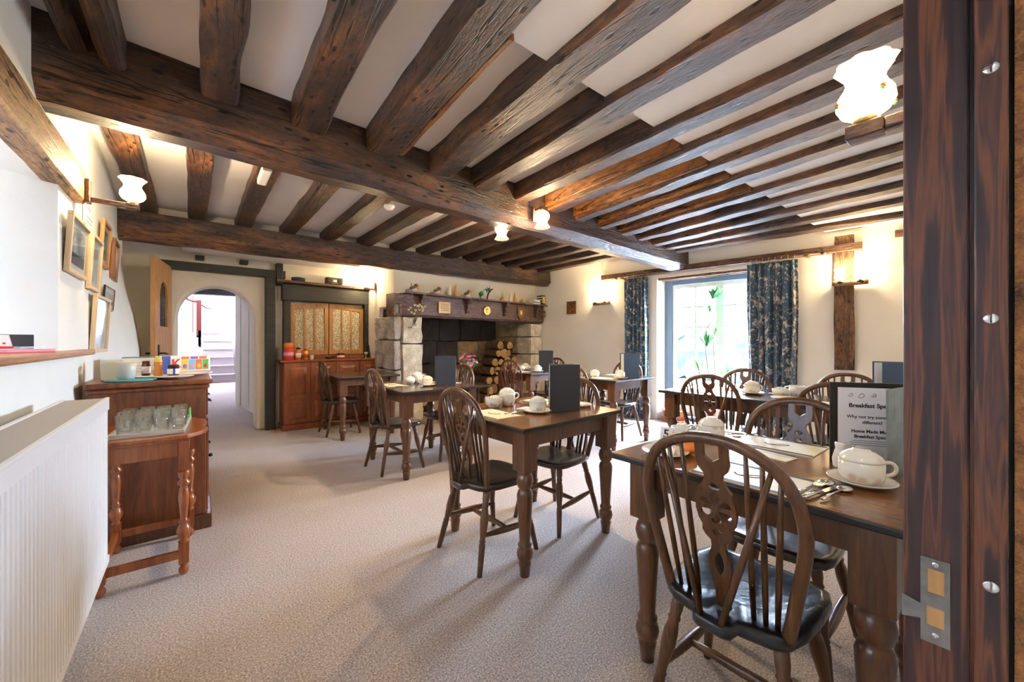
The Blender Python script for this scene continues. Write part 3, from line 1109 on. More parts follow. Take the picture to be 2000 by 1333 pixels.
for i in range(4):
    for k in range(5):
        m = 'soot' if (k < 3 or i == 3) else 'stone_warm'
        sh = .06 * (i % 2) * (1 if 0 < k < 4 else 0)
        stone(xs[k] + (.06 * (i % 2) if k else 0) + .004, xs[k + 1] + (.06 * (i % 2) if k < 4 else 0) - .004, .95, 1.2, zc[i] + .004, zc[i + 1] - .004, m, 50 + i * 5 + k, .02)
for i in range(4):
    stone(.0, .285, .56, .95, zc[i] + .004, min(zc[i + 1], 1.69) - .004, 'soot', 80 + i, .01)
MB().box(.1, 3.0, .19, 1.2, 1.64, 1.70).build('flue_light_stop', 'soot', FPO)  # added slab closing the flue so no light gets in
stone(.28, 2.64, -.12, .96, 0, .06, 'stone_warm', 99, .008, name='hearth_slab')

MT = thing('mantel_beam', 'heavy dark oak mantel beam over the fireplace with a shelf on carved brackets', 'mantel', (FP[0], FP[1], 0), FA)
o = rough_beam((-.17, .08, 1.545), (2.95, .08, 1.545), .22, .31, 200, .007, .03, .12, 'beam', 'dark_oak', MT)
MB().box(-.06, 2.95, -.135, .19, 1.857, 1.882).build('shelf', 'dark_oak', MT, bevel=.004)
CORB = [(0, 0), (.10, 0), (.10, -.02), (.088, -.05), (.06, -.075), (.05, -.11), (.055, -.14), (.035, -.165), (.028, -.19), (.034, -.205), (.02, -.225), (0, -.225)]
for x in (.25, 1.09, 1.91, 2.72):
    MB().prism([(a, b) for a, b in CORB], -.028, .028, Matrix(((0, 0, 1, x), (-1, 0, 0, -.03), (0, 1, 0, 1.857), (0, 0, 0, 1)))).build('corbel', 'dark_oak', MT, bevel=.003)

# ------------------------------------------------------------------ hall beyond the arch
struct(MB().add([(-.9, 6.66, 0), (.95, 6.66, 0), (.95, 13.8, .18), (-.9, 13.8, .18)], [(0, 1, 2, 3)]).build('floor_hall', 'carpet'))
mb = MB()
mb.add([(.95, 6.64, 0), (.95, 13.8, 0), (-.9, 13.8, 0), (-.9, 6.64, 0), (.95, 6.64, 3.2), (.95, 13.8, 3.2), (-.9, 13.8, 3.2), (-.9, 6.64, 3.2)],
       [(0, 1, 5, 4), (1, 2, 6, 5), (4, 5, 6, 7)])
mb.box(-.98, -.9, 6.64, 12.2, 0, 3.2)
mb.box(-.98, -.9, 13.0, 13.8, 0, 3.2)
mb.box(-.98, -.9, 12.2, 13.0, 0, 1.7)
mb.box(-.98, -.9, 12.2, 13.0, 2.6, 3.2)
struct(mb.build('wall_hall', 'hall_white'))
struct(MB().box(-.9, .95, 6.66, 11.2, 2.36, 2.5).build('ceiling_hall', 'hall_white'))
mb = MB()
mb.prism([(.76, 7.5), (.95, 7.5), (.95, 8.6), (.57, 8.6)], 0, 2.36)
struct(mb.build('wall_hall_partition', 'cream'))
for (ya, yb) in ((7.55, 7.75), (7.82, 8.2), (8.27, 8.55)):
    f = lambda y: .76 - .19 * (y - 7.5) / 1.1
    struct(MB().prism([(f(ya) - .02, ya), (f(ya), ya), (f(yb), yb), (f(yb) - .02, yb)], .08, 2.36).build('trim_1', 'cream'))
tag(rough_beam((-.9, 10.95, 2.21), (.95, 10.95, 2.21), .25, .16, 300, .01, .01, .2, 'hall_beam', 'black_timber'),
    'black beam under the ceiling of the hall beyond the arch', 'beam')
ST = thing('staircase', 'carpeted staircase with white string climbing from the hall', 'staircase', (0, 0, 0))
for k in range(6):
    z0 = .14 + .215 * k
    wx = .80 if k < 5 else .55
    MB().box(.16, wx, 12.3 + .24 * k, 13.75, z0, z0 + .19).build('riser', 'stair_carpet', ST)
    MB().box(.15, wx + .005, 12.27 + .24 * k, 12.55 + .24 * k, z0 + .19, z0 + .215).build('tread_nosing', 'white_paint' if False else 'stair_carpet', ST)
    MB().box(.155, wx, 12.285 + .24 * k, 12.3 + .24 * k, z0 - .012, z0 + .004).build('nosing_strip', 'hall_white', ST)
MB().prism([(12.2, .16), (12.2, 1.28), (11.9, 1.45), (11.9, .16)], .06, .15, Matrix(((0, 0, 1, 0), (1, 0, 0, 0), (0, 1, 0, 0), (0, 0, 0, 1)))).build('newel_base', 'white_paint', ST)
# the return flight's string and balustrade run back above the hall
MB().prism([(.11, 1.05), (.11, 1.28), (-.85, 2.02), (-.85, 1.62)], 11.9, 11.98, Matrix(((1, 0, 0, 0), (0, 0, 1, 0), (0, 1, 0, 0), (0, 0, 0, 1)))).build('string_board', 'white_paint', ST)
MB().box(.02, .12, 11.9, 12.0, 1.28, 2.17).build('newel_post', 'rail_red', ST, bevel=.006)
MB().tube(catmull([(.07, 11.94, 2.12), (-.12, 11.94, 2.17), (-.3, 11.94, 2.3), (-.85, 11.94, 2.75)], 5), .028, 8).build('handrail', 'rail_red', ST)
for k in range(8):
    x = -.04 - .095 * k
    zb = 1.28 + (.11 - x) * .77
    MB().box(x - .011, x + .011, 11.93, 11.952, zb - .05, zb + .88).build('baluster', 'rail_red' if k == 0 else 'hall_white', ST)
MB().tube(catmull([(.12, 11.94, 2.06), (.22, 12.0, 2.0), (.36, 12.1, 2.0)], 5), .024, 8).build('handrail', 'rail_red', ST)

# ------------------------------------------------------------------ black door frame, plank door
o = rough_beam((-.32, 6.24, 2.06), (.97, 6.24, 2.06), .12, .10, 310, .005, .006, .1, 'arch_lintel', 'black_timber')
tag(o, 'black painted timber lintel above the white hall arch', 'beam')
o = MB().box(.735, .85, 6.16, 6.28, 0, 2.065).build('arch_post', 'black_timber', bevel=.008)
tag(o, 'black painted upright post between the hall arch and the cupboard', 'post')
for i, x in enumerate((.0, .45)):
    tag(MB().box(x, x + .09, 6.12, 6.27, 2.20, 2.245).build('peg', 'black_timber', bevel=.005), ['small dark peg above the black lintel nearer the open door', 'small dark peg above the black lintel nearer the cupboard'][i], 'peg')
o = MB().prism([(0, 0), (.12, .02), (.12, .30), (.0, .30)], .86, .94, Matrix(((0, 0, 1, 0), (-1, 0, 0, 6.28), (0, 1, 0, 1.96), (0, 0, 0, 1)))).build('shelf_bracket', 'black_timber', bevel=.01)
tag(o, 'black wooden bracket at the end of the high shelf', 'bracket')

DR = bpy.data.objects.new('door_1', None)
COL.objects.link(DR)
struct(DR)
DR['label'] = 'open pine plank door with an arched leaded light'
DR.location = (-.235, 6.22, 0)
DR.rotation_euler = (0, 0, math.atan2(-.73, -.105))
# local x: from hinge to free edge; local y: thickness
DW, DH = .74, 2.08
out = [(0, .01), (DW, .01), (DW, DH), (0, DH)]
hole = [(.2, 1.36), (.54, 1.36)] + [(.37 + .17 * cos(q), 1.66 + .2 * sin(q)) for q in [pi * k / 12 for k in range(13)]]
np_ = 5
for k in range(np_):
    xa, xb_ = DW * k / np_ + .001, DW * (k + 1) / np_ - .001
    # boards that meet the light stop above and below it
    if k in (0, 4):
        MB().box(xa, xb_, -.02, .02, .01, DH).build('plank', 'pine', DR, bevel=.003)
    else:
        MB().box(xa, xb_, -.02, .02, .01, 1.345).build('plank', 'pine', DR, bevel=.003)
        MB().box(xa, xb_, -.02, .02, 1.895, DH).build('plank', 'pine', DR, bevel=.003)
holed_plate('light_surround', [(DW * .2, 1.33), (DW * .8, 1.33), (DW * .8, 1.90), (DW * .2, 1.90)], [hole], .036, 'pine', DR, lambda x, y, d: (x, d - .018, y))
MB().box(.19, .55, -.004, .004, 1.35, 1.88).build('leaded_glass', 'glass', DR)
for x in (.26, .32, .37, .42, .48):
    MB().tube([(x, 0, 1.35), (x, 0, 1.66 + .2 * sqrt(max(0, 1 - ((x - .37) / .17) ** 2)))], .005, 6).build('lead_came', 'iron', DR)
for z in (1.46, 1.58, 1.70):
    MB().tube([(.2, 0, z), (.54, 0, z)], .005, 6).build('lead_came', 'iron', DR)
MB().box(.60, .64, .02, .03, .92, 1.16).tube([(.62, .03, 1.07), (.62, .075, 1.07), (.52, .08, 1.06)], .009, 8).build('latch', 'iron', DR)
MB().box(.60, .64, -.03, -.02, .92, 1.16).tube([(.62, -.03, 1.07), (.62, -.075, 1.07), (.52, -.08, 1.06)], .009, 8).build('latch', 'iron', DR)

# ------------------------------------------------------------------ door frame beside the camera
DF = bpy.data.objects.new('door_2', None)
COL.objects.link(DF)
struct(DF)
DF['label'] = 'dark stained pine door frame with a worn strike plate'
mb = MB()
plate = [(.0388, .832), (.0634, .832), (.0634, .935), (.0388, .935)]
h1 = [(.0435, .893), (.0575, .893), (.0575, .922), (.0435, .922)]
h2 = [(.0435, .853), (.0585, .853), (.0585, .876), (.0435, .876)]
MB().box(.7, .8, .0238, .079, 0, 2.1).build('jamb_board', 'jamb', DF, bevel=.002)
MB().box(.6925, .8, -.0045, .0205, 0, 2.1).build('door_stop', 'jamb', DF, bevel=.002)
MB().box(.703, .8, .0195, .0245, 0, 2.1).build('shadow_bead', 'jamb', DF)
MB().box(.70, .86, -.12, -.0085, 0, 2.1).build('rough_frame', 'jamb_rough', DF)
MB().box(.715, .8, -.0095, -.0035, 0, 2.1).build('gap_shade_strip', 'ebony', DF)  # black strip painting the shade in the gap beside the stop
holed_plate('strike_plate', plate, [h1, h2], .0016, 'bronze', DF, lambda y, z, d: (.7002 - d, y, z))
for h in (h1, h2):
    (ya, za), _, (yb, zb), _ = h
    MB().box(.6994, .6999, ya - .0005, yb + .0005, za - .0005, zb + .0005).build('latch_pocket', 'pine', DF)
MB().prism([(.0634, .858), (.0634, .876), (.0800, .881), (.0800, .853)], .6985, .7001, Matrix(((0, 0, 1, 0), (1, 0, 0, 0), (0, 1, 0, 0), (0, 0, 0, 1)))).build('strike_lip', 'bronze', DF)
for (y, z, x, r) in ((.0508, .9285, .6986, .0035), (.0505, .843, .6986, .0035), (.008, 1.505, .6922, .0065), (.008, 1.225, .6922, .006), (.008, .925, .6922, .0065)):
    MB().lathe([(r, 0), (r, .0006), (r * .8, .0012), (0.0001, .0014)], 14, line_mat((x, y, z), (x - 1, y, z))).box(-r * .75, r * .75, -.0006, .0006, .0010, .0018, line_mat((x, y, z), (x - 1, y, z + .3))).build('screw_head', 'steel', DF)
# other jamb and head of the doorway
MB().box(-.42, -.38, -.12, .08, 0, 2.1).build('jamb_board', 'jamb', DF)
MB().box(-.38, .7, -.12, .08, 2.06, 2.1).build('head_board', 'jamb', DF)
# ------------------------------------------------------------------ wheel-back chairs
BASE = Vector((-.150, 0, .435))
UPV = Vector((-.17, 0, .985)).normalized()
NRM = Vector((.985, 0, .17)).normalized()


def back_pt(y, s, d=0.0):
    return BASE + UPV * s + Vector((0, y, 0)) + NRM * d


BOWR = [(.158, -.01), (.178, .10), (.200, .22), (.208, .30), (.197, .375), (.165, .438), (.115, .478), (.055, .500), (0, .505)]
BOW2 = catmull([(a, b, 0) for a, b in BOWR], 4)


def bow_s(y):
    y = abs(y)
    best = .5
    for p, q in zip(BOW2, BOW2[1:]):
        if p.y > .28 and (q.x - y) * (p.x - y) <= 0:
            f = (y - p.x) / (q.x - p.x + 1e-9)
            best = p.y + f * (q.y - p.y)
    return best


LEG_PROF = [(.013, 0), (.0145, .04), (.0165, .12), (.0175, .15), (.0145, .158), (.0185, .165), (.0145, .172), (.016, .19), (.0225, .26), (.021, .30), (.0155, .33), (.0195, .338), (.0155, .346), (.019, .37), (.018, .43)]


def seat_outline(inset=0.0):
    pts = []
    rear = [(-.20, -.055), (-.235, -.05), (-.245, -.03), (-.245, .03), (-.235, .05), (-.20, .055)]
    half = [(-.195, .085), (-.185, .13), (-.155, .168), (-.08, .188), (.02, .196), (.11, .196), (.165, .18), (.19, .135), (.2, .06)]
    left = half
    right = [(x, -y) for x, y in half][::-1]
    pts = rear + left + right
    if inset:
        c = Vector((-.0, 0))
        out = []
        for p in pts:
            v = Vector(p)
            k = max(0, v.length - inset) / v.length
            out.append(tuple(v * k))
        return out
    return pts


def make_chair(name, wm='chair', sm='seat'):
    t = thing(name, 'x', 'chair')
    # dished seat: rings from the underside up and in
    rings = [(.018, .400), (.004, .404), (0, .412), (0, .430), (.006, .4375), (.03, .438), (.08, .430), (.14, .426)]
    vs, fs = [], []
    n = None
    for ins, z in rings:
        o = seat_outline(ins)
        n = len(o)
        vs += [(x, y, z) for x, y in o]
    for i in range(len(rings) - 1):
        for k in range(n):
            fs.append((i * n + k, i * n + (k + 1) % n, (i + 1) * n + (k + 1) % n, (i + 1) * n + k))
    fs.append(list(range(n))[::-1])
    fs.append([(len(rings) - 1) * n + k for k in range(n)])
    MB().add(vs, fs, True).build('seat', sm, t)
    for sx, sy in ((1, 1), (1, -1), (-1, 1), (-1, -1)):
        top = (.12 * sx - .01, .135 * sy, .415)
        foot = ((.185 if sx > 0 else -.225), .195 * sy, 0)
        ln = (Vector(top) - Vector(foot)).length
        MB().lathe([(r, z * ln / .43) for r, z in LEG_PROF], 12, line_mat(foot, top)).build('leg', wm, t)
    for sy in (1, -1):
        a = Vector((.165, .176 * sy, .15)) if False else Vector((.11 + (.185 - .11) * .62, .135 * sy + .06 * .62 * sy, .158))
        b = Vector((-.13 + (-.225 + .13) * .55, .135 * sy + .06 * .55 * sy, .185))
        MB().tube([a + (b - a) * k / 8 for k in range(9)], [.008 + .010 * sin(pi * k / 8) for k in range(9)], 10).build('side_stretcher', wm, t)
    a, b = Vector((-.01, .172, .172)), Vector((-.01, -.172, .172))
    MB().tube([a + (b - a) * k / 8 for k in range(9)], [.009 + .008 * sin(pi * k / 8) for k in range(9)], 10).build('cross_stretcher', wm, t)
    pts = [back_pt(p.x, p.y) for p in BOW2] + [back_pt(-p.x, p.y) for p in BOW2[-2::-1]]
    MB().tube(pts, .0145, 10, flat=(.95, 1.12)).build('bow', wm, t)
    for sy in (1, -1):
        for yb, yt in ((.074, .086), (.103, .124), (.131, .164)):
            a = back_pt(yb * sy, -.005, .012)
            b = back_pt(yt * sy, bow_s(yt))
            MB().tube([a, a + (b - a) * .35, a + (b - a) * .7, b], [.0068, .0085, .0075, .006], 8).build('spindle', wm, t)
        a = Vector((-.232, .026 * sy, .43))
        b = back_pt(.145 * sy, bow_s(.145) - .008)
        MB().tube([a, a + (b - a) * .4, b], [.0085, .0095, .007], 8).build('brace', wm, t)
    # pierced splat with the wheel
    prof = [(.045, .495), (.045, .435), (.040, .418), (.026, .402), (.024, .388), (.034, .370), (.046, .355), (.047, .340), (.054, .318), (.056, .290), (.050, .262), (.040, .244), (.042, .228), (.034, .214), (.020, .202),
            (.019, .185), (.026, .165), (.031, .140), (.030, .110), (.024, .080), (.018, .055), (.018, .03), (.022, .0)]
    outer = [(x, s) for x, s in prof] + [(-x, s) for x, s in prof[::-1]]
    holes = [[(-.020, .488), (-.020, .452), (0, .438), (.020, .452), (.020, .488)],
             [(-.016, .366), (0, .376), (.016, .366), (.010, .358), (-.010, .358)]]
    wc = .300
    for k in range(6):
        a = pi / 6 + k * pi / 3
        hp = []
        for (rr, da) in ((.012, -.15), (.022, -.33), (.037, -.36), (.044, -.22), (.046, 0), (.044, .22), (.037, .36), (.022, .33), (.012, .15)):
            hp.append((rr * cos(a + da), wc + rr * sin(a + da) * .95))
        holes.append(hp)
    holes.append([(0, .248), (.013, .232), (.009, .220), (-.009, .220), (-.013, .232)])
    holes.append([(0, .172), (.009, .155), (.012, .135), (.008, .112), (0, .100), (-.008, .112), (-.012, .135), (-.009, .155)])
    holed_plate('splat', outer, holes, .011, wm, t, lambda x, s, d: tuple(back_pt(x, s, d - .004)), bevel=.0015)
    return t


def place(proto, used, x, y, rz, label, group=None):
    o = proto if not used[0] else copy_tree(proto)
    used[0] = True
    o.location = (x, y, 0)
    o.rotation_euler = (0, 0, rz)
    o['label'] = label
    if group:
        o['group'] = group
    return o


# ------------------------------------------------------------------ dining tables with turned legs
TLEG = [(.024, 0), (.030, .055), (.033, .07), (.026, .078), (.038, .092), (.043, .115), (.038, .138), (.028, .148), (.036, .156), (.036, .166), (.028, .174), (.029, .20), (.036, .32), (.042, .415), (.036, .435),
        (.027, .445), (.036, .455), (.044, .485), (.038, .515), (.028, .525), (.037, .533), (.037, .54)]


def dining_table(label, x0, x1, y0, y1, rz=0.0, ox=.08, oy=.08, top='tabletop', wm='table', H=.77, name='dining_table'):
    cx, cy = (x0 + x1) / 2, (y0 + y1) / 2
    lx, ly = x1 - x0, y1 - y0
    t = thing(name, label, 'table', (cx, cy, 0), rz)
    MB().box(-lx / 2 + .003, lx / 2 - .003, -ly / 2 + .003, ly / 2 - .003, H - .004, H).build('tabletop', top, t)
    MB().box(-lx / 2, lx / 2, -ly / 2, ly / 2, H - .024, H - .0035).build('tabletop_edge', 'ebony', t, bevel=.004)
    px_, py_ = lx / 2 - ox, ly / 2 - oy
    s = .045
    for sx in (1, -1):
        for sy in (1, -1):
            MB().lathe(TLEG, 18).box(-s, s, -s, s, .54, H - .024).build('leg', wm, t, (px_ * sx, py_ * sy, 0))
    for sy in (1, -1):
        MB().box(-px_ + s, px_ - s, py_ * sy - .012, py_ * sy + .012, H - .115, H - .024).build('apron', wm, t)
    for sx in (1, -1):
        MB().box(px_ * sx - .012, px_ * sx + .012, -py_ + s, py_ - s, H - .115, H - .024).build('apron', wm, t)
    return t


dining_table('polished dining table standing close to the door post', 1.255, 2.01, .09, .949, 0, .075, .11)
dining_table('polished dining table in the middle of the carpet', 1.225, 2.07, 1.475, 2.26, radians(2.5), .075, .07)
dining_table('dining table in front of the pale stone pier', 1.34, 2.15, 3.15, 4.10, radians(1.5), .075, .09, 'tabletop_dark')
dining_table('bare dining table in front of the red-brown cupboard', 1.317, 2.07, 4.88, 5.88, 0, .07, .10, 'tabletop_dark')
dining_table('dining table in front of the log heap', 3.43, 4.20, 3.86, 4.66, radians(-1), .07, .08, 'tabletop_dark')
dining_table('dining table beside the plain wall and curtain', 3.50, 4.30, 2.60, 3.40, radians(1), .075, .08, 'tabletop_dark')
dining_table('long dining table in front of the French window', 3.18, 3.86, .22, 1.90, 0, .075, .09, 'tabletop_dark')

used = [False]
ch = make_chair('wheelback_chair', 'chair', 'seat')
GC = 'wheel-back dining chairs'
place(ch, used, 1.34, 1.87, radians(3), 'wheel-back chair on the open-carpet side of the middle table', GC)
place(ch, used, 1.86, .56, radians(180), 'wheel-back chair at the far side of the table with the breakfast menu', GC)
place(ch, used, 1.90, 1.90, radians(184), 'wheel-back chair tucked under the middle table behind its black menu', GC)
place(ch, used, 1.50, 3.63, radians(2), 'wheel-back chair on the carpet side of the table before the stone pier', GC)
place(ch, used, 2.07, 3.70, radians(183), 'wheel-back chair beside the pink flowers, behind a black menu', GC)
place(ch, used, 1.50, 5.46, radians(0), 'wheel-back chair at the bare table by the red-brown cupboard', GC)
place(ch, used, 4.07, 4.27, radians(178), 'wheel-back chair against the plain wall by the stone pier', GC)
place(ch, used, 3.47, 2.99, radians(2), 'wheel-back chair between the middle table and the curtain table', GC)
place(ch, used, 4.17, 3.05, radians(181), 'wheel-back chair hidden behind the menu beside the blue curtain', GC)
place(ch, used, 3.28, 1.43, radians(6), 'wheel-back chair with its back to the room at the window table, by the window frame', GC)
place(ch, used, 3.29, .63, radians(-2), 'wheel-back chair at the window table partly behind the breakfast menu stand', GC)
place(ch, used, 3.71, 1.46, radians(184), 'wheel-back chair facing the room with its back to the window panes', GC)
place(ch, used, 3.83, .78, radians(178), 'wheel-back chair facing the room below the upright oak post', GC)
u2 = [False]
place(make_chair('wheelback_chair', 'chair', 'black_seat'), u2, 1.335, .505, radians(1), 'large foreground wheel-back chair with a shiny black seat', GC)
u3 = [False]
place(make_chair('wheelback_chair', 'chair_red', 'seat'), u3, 3.60, 4.26, radians(4), 'reddish wheel-back chair in front of the log heap', GC)

# low stool that carries the flower vase
LS = thing('low_bench', 'low dark bench under the flower vase by the hearth', 'bench', (2.98, 4.62, 0), radians(4))
MB().box(-.22, .26, -.15, .15, .565, .595).build('bench_top', 'tabletop_dark', LS, bevel=.005)
for sx in (-.18, .22):
    for sy in (-.11, .11):
        MB().lathe([(.014, 0), (.018, .15), (.02, .3), (.016, .45), (.02, .57)], 10).build('leg', 'table', LS, (sx, sy, 0))

# ------------------------------------------------------------------ tableware
def saucer(x, y, z, r, label, mat='china', group=None):
    o = MB().lathe([(r * .5, 0), (r * .55, .004), (r * .92, .013), (r, .018), (r * .985, .020), (r * .9, .016), (r * .55, .008), (r * .5, .006), (.0005, .006)], 32).build('saucer', mat, loc=(x, y, z))
    return tag(o, label, 'saucer', group)


def cup(x, y, z, rz, label, k=1.0, lid=True, group=None):
    t = thing('teacup', label, 'cup', (x, y, z), rz, group)
    MB().lathe([(.028 * k, 0), (.032 * k, .003), (.034 * k, .006), (.044 * k, .012), (.047 * k, .022), (.047 * k, .056 * k), (.0445 * k, .056 * k), (.0445 * k, .022), (.040 * k, .014), (.0005, .012)], 28).build('cup_body', 'china_f', t)
    MB().tube(catmull([(.045 * k, 0, .050 * k), (.066 * k, 0, .052 * k), (.078 * k, 0, .040 * k), (.072 * k, 0, .024 * k), (.045 * k, 0, .016 * k)], 5), .0048 * k, 8).build('handle', 'china', t)
    if lid:
        MB().lathe([(.047 * k, .0565 * k), (.048 * k, .060 * k), (.044 * k, .064 * k), (.039 * k, .072 * k), (.027 * k, .080 * k), (.019 * k, .083 * k), (.018 * k, .086 * k), (.0005, .086 * k)], 28).build('upturned_cup', 'china', t)
    return t


def bowl(x, y, z, label, r=.05, h=.055, fill=True):
    t = thing('sugar_bowl', label, 'bowl', (x, y, z))
    MB().lathe([(r * .6, 0), (r * .65, .004), (r * .95, h * .35), (r, h), (r * .94, h), (r * .88, h * .4), (r * .5, .008), (.0005, .007)], 26).build('bowl_body', 'china_f', t)
    if fill:
        random.seed(int(x * 100))
        for k in range(4):
            MB().box(-.022, .022, -.004, .004, 0, .045, TR(random.uniform(-.012, .012), -.018 + .012 * k, h * .45, random.uniform(-.3, .3), random.uniform(-.2, .2))).build('sugar_sachet', 'paper', t)
    return t


def jug(x, y, z, rz, label, k=1.0):
    t = thing('milk_jug', label, 'jug', (x, y, z), rz)
    MB().lathe([(.028 * k, 0), (.034 * k, .006), (.042 * k, .03 * k), (.036 * k, .058 * k), (.038 * k, .068 * k), (.035 * k, .068 * k), (.033 * k, .058 * k), (.038 * k, .03 * k), (.03 * k, .01), (.0005, .009)], 24,
               wob=lambda a, zz_: 1 + (.22 * max(0, cos(a)) ** 6 if zz_ > .055 * k else 0)).build('jug_body', 'china_f', t)
    MB().tube(catmull([(-.034 * k, 0, .058 * k), (-.058 * k, 0, .055 * k), (-.060 * k, 0, .03 * k), (-.040 * k, 0, .02 * k)], 5), .0045 * k, 8).build('handle', 'china', t)
    return t


def teapot(x, y, z, rz, label, k=1.0):
    t = thing('teapot', label, 'teapot', (x, y, z), rz)
    MB().lathe([(.045 * k, 0), (.05 * k, .005), (.062 * k, .03 * k), (.062 * k, .05 * k), (.05 * k, .075 * k), (.034 * k, .082 * k), (.001, .083 * k)], 28).build('pot_body', 'china_f', t)
    MB().lathe([(.036 * k, .083 * k), (.035 * k, .088 * k), (.02 * k, .097 * k), (.008 * k, .1 * k), (.011 * k, .108 * k), (.001, .112 * k)], 24).build('lid', 'china', t)
    MB().tube([(.055 * k, 0, .025 * k), (.085 * k, 0, .05 * k), (.1 * k, 0, .078 * k)], [.016 * k, .011 * k, .008 * k], 10).build('spout', 'china', t)
    MB().tube(catmull([(-.05 * k, 0, .07 * k), (-.09 * k, 0, .068 * k), (-.088 * k, 0, .03 * k), (-.058 * k, 0, .022 * k)], 5), .006 * k, 8).build('handle', 'china', t)
    return t


def placemat(x, y, z, rz, label, lx=.29, ly=.215):
    t = thing('placemat', label, 'placemat', (x, y, z), rz)
    MB().box(-lx / 2, lx / 2, -ly / 2, ly / 2, 0, .0035).build('mat_board', 'cream_paper', t, bevel=.001)
    for s in (1, -1):
        MB().box(-lx / 2 + .003, lx / 2 - .003, s * (ly / 2 - .012) - .009, s * (ly / 2 - .012) + .009, .0036, .0041).build('border_band', 'ink', t)
    # ink flourish in the middle
    pts = [(.045 * cos(q * 1.0) * (1 - .5 * q / 7), .022 * sin(q * 1.3), .0041) for q in [k * .35 for k in range(20)]]
    MB().tube(pts, .003, 5, flat=(1, .2)).build('printed_motif', 'ink', t)
    return t


def knife(x, y, z, rz, label):
    t = thing('table_knife', label, 'knife', (x, y, z), rz)
    MB().prism([(0, -.008), (.09, -.009), (.11, -.004), (.115, .004), (.105, .009), (0, .006)], .002, .0035).build('blade', 'steel', t)
    MB().tube([(-.095, 0, .005), (-.05, 0, .005), (0, 0, .004)], [.007, .0065, .005], 8, flat=(1, .6)).build('handle', 'steel', t)
    return t


def spoon(x, y, z, rz, label, k=1.0):
    t = thing('teaspoon', label, 'spoon', (x, y, z), rz)
    MB().ball((.052 * k, 0, .0075), .022 * k, 14, 8, (1.25, .85, .26)).build('bowl', 'steel', t)
    MB().tube([(-.09 * k, 0, .006), (-.04 * k, 0, .009), (.03 * k, 0, .008)], [.006 * k, .0035 * k, .003 * k], 8, flat=(1, .5)).build('handle', 'steel', t)
    return t


def fork(x, y, z, rz, label, k=1.0):
    t = thing('table_fork', label, 'fork', (x, y, z), rz)
    MB().tube([(-.10 * k, 0, .006), (-.04 * k, 0, .009), (.03 * k, 0, .008)], [.007 * k, .004 * k, .0035 * k], 8, flat=(1, .5)).build('handle', 'steel', t)
    MB().prism([(.03, -.004), (.045, -.012), (.06, -.012), (.06, .012), (.045, .012), (.03, .004)], .006, .009).build('root', 'steel', t)
    for y_ in (-.0105, -.0035, .0035, .0105):
        MB().box(.06, .10, y_ - .0015, y_ + .0015, .006, .0085).build('tine', 'steel', t)
    return t


def menu(x, y, rz, label, w=.2, h=.285, mat='menu', spread=38, z=.77):
    """folder standing open like a book: spine at the far side"""
    t = thing('menu_folder', label, 'menu', (x, y, z), rz)
    MB().box(0, .006, -w / 2, w / 2, 0, h).build('front_cover', mat, t, bevel=.002)
    MB().box(0, .006, 0, w * .96, 0, h, TR(.004, -w / 2, 0, -radians(spread))).build('back_cover', mat, t, bevel=.002)
    MB().box(0, .003, .008, w * .9, .008, h - .008, TR(.012, -w / 2, 0, -radians(spread * .8))).build('page', 'paper', t)
    return t


def napkin(x, y, z, rz, label, w=.12, l=.12, mat='paper'):
    o = MB().prism([(-w / 2, -l / 2), (w / 2, -l / 2), (w / 2, l / 2), (-w / 2, l / 2)], 0, .006).prism([(-w / 2 + .004, -l / 2 + .004), (w / 2 - .01, -l / 2 + .006), (-w / 2 + .006, l / 2 - .008)], .006, .009).build('napkin', mat, loc=(x, y, z), rz=rz, bevel=.002)
    return tag(o, label, 'napkin')


Z = .77
# ---- table by the door post
t1 = 'on the table by the door post'
placemat(1.37, .50, Z, radians(90), 'cream placemat in front of the foreground chair')
placemat(1.87, .58, Z, radians(90), 'cream placemat with black script at the far chair of the foreground table')
# small drink coaster-like card
cc = thing('printed_card', 'small printed card lying between the two placemats of the foreground table', 'card', (1.68, .545, Z), radians(80))
MB().box(-.075, .075, -.04, .04, 0, .004).build('card_board', 'cream_paper', cc, bevel=.0015)
MB().box(-.073, .073, -.038, -.012, .004, .0045).build('photo_band', 'art_grey', cc)
saucer(1.385, .80, Z, .085, 'white plate with a folded napkin near the corner of the foreground table')
napkin(1.385, .80, Z + .012, .4, 'cream napkin folded on the plate at the corner of the foreground table', .09, .07, 'cream_paper')
o = MB().lathe([(.001, .0), (.028, .01), (.034, .03), (.02, .05), (.001, .058)], 14).build('wrapped_sweet', 'orange', loc=(1.46, .745, Z))
tag(o, 'small orange-brown wrapped sweet beside the plate', 'sweet')
bowl(1.655, .865, Z, 'white sugar bowl with a teaspoon, at the table number card', .055, .055)
spoon(1.64, .83, Z + .055, radians(20), 'teaspoon resting across the sugar bowl by the table number', .8)
cup(1.765, .80, Z, radians(140), 'pale domed teacup beside the sugar bowl on the foreground table', 1.12)
nc = thing('table_number', 'little white tent card bearing the number five', 'table number', (1.60, .915, Z), radians(-72))
MB().add([(-.025, -.02, 0), (.025, -.02, 0), (.025, 0, .055), (-.025, 0, .055), (.025, .02, 0), (-.025, .02, 0)], [(0, 1, 2, 3), (3, 2, 4, 5)]).build('card_face', 'paper', nc)
text_mesh('5', .05, 'ink', nc, (0, .0115, .027), (radians(90 + 20), 0, radians(180)), bold=.001)
text_mesh('5', .05, 'ink', nc, (0, -.0115, .027), (radians(90 - 20), 0, 0), bold=.001)
spoon(1.90, .80, Z, radians(-60), 'dark spoon lying at the far edge of the foreground table', 1.0)
knife(1.95, .78, Z, radians(-62), 'knife lying at the far edge of the foreground table')
knife(1.375, .318, Z + .0035, radians(-12), 'table knife beside the foreground saucer')
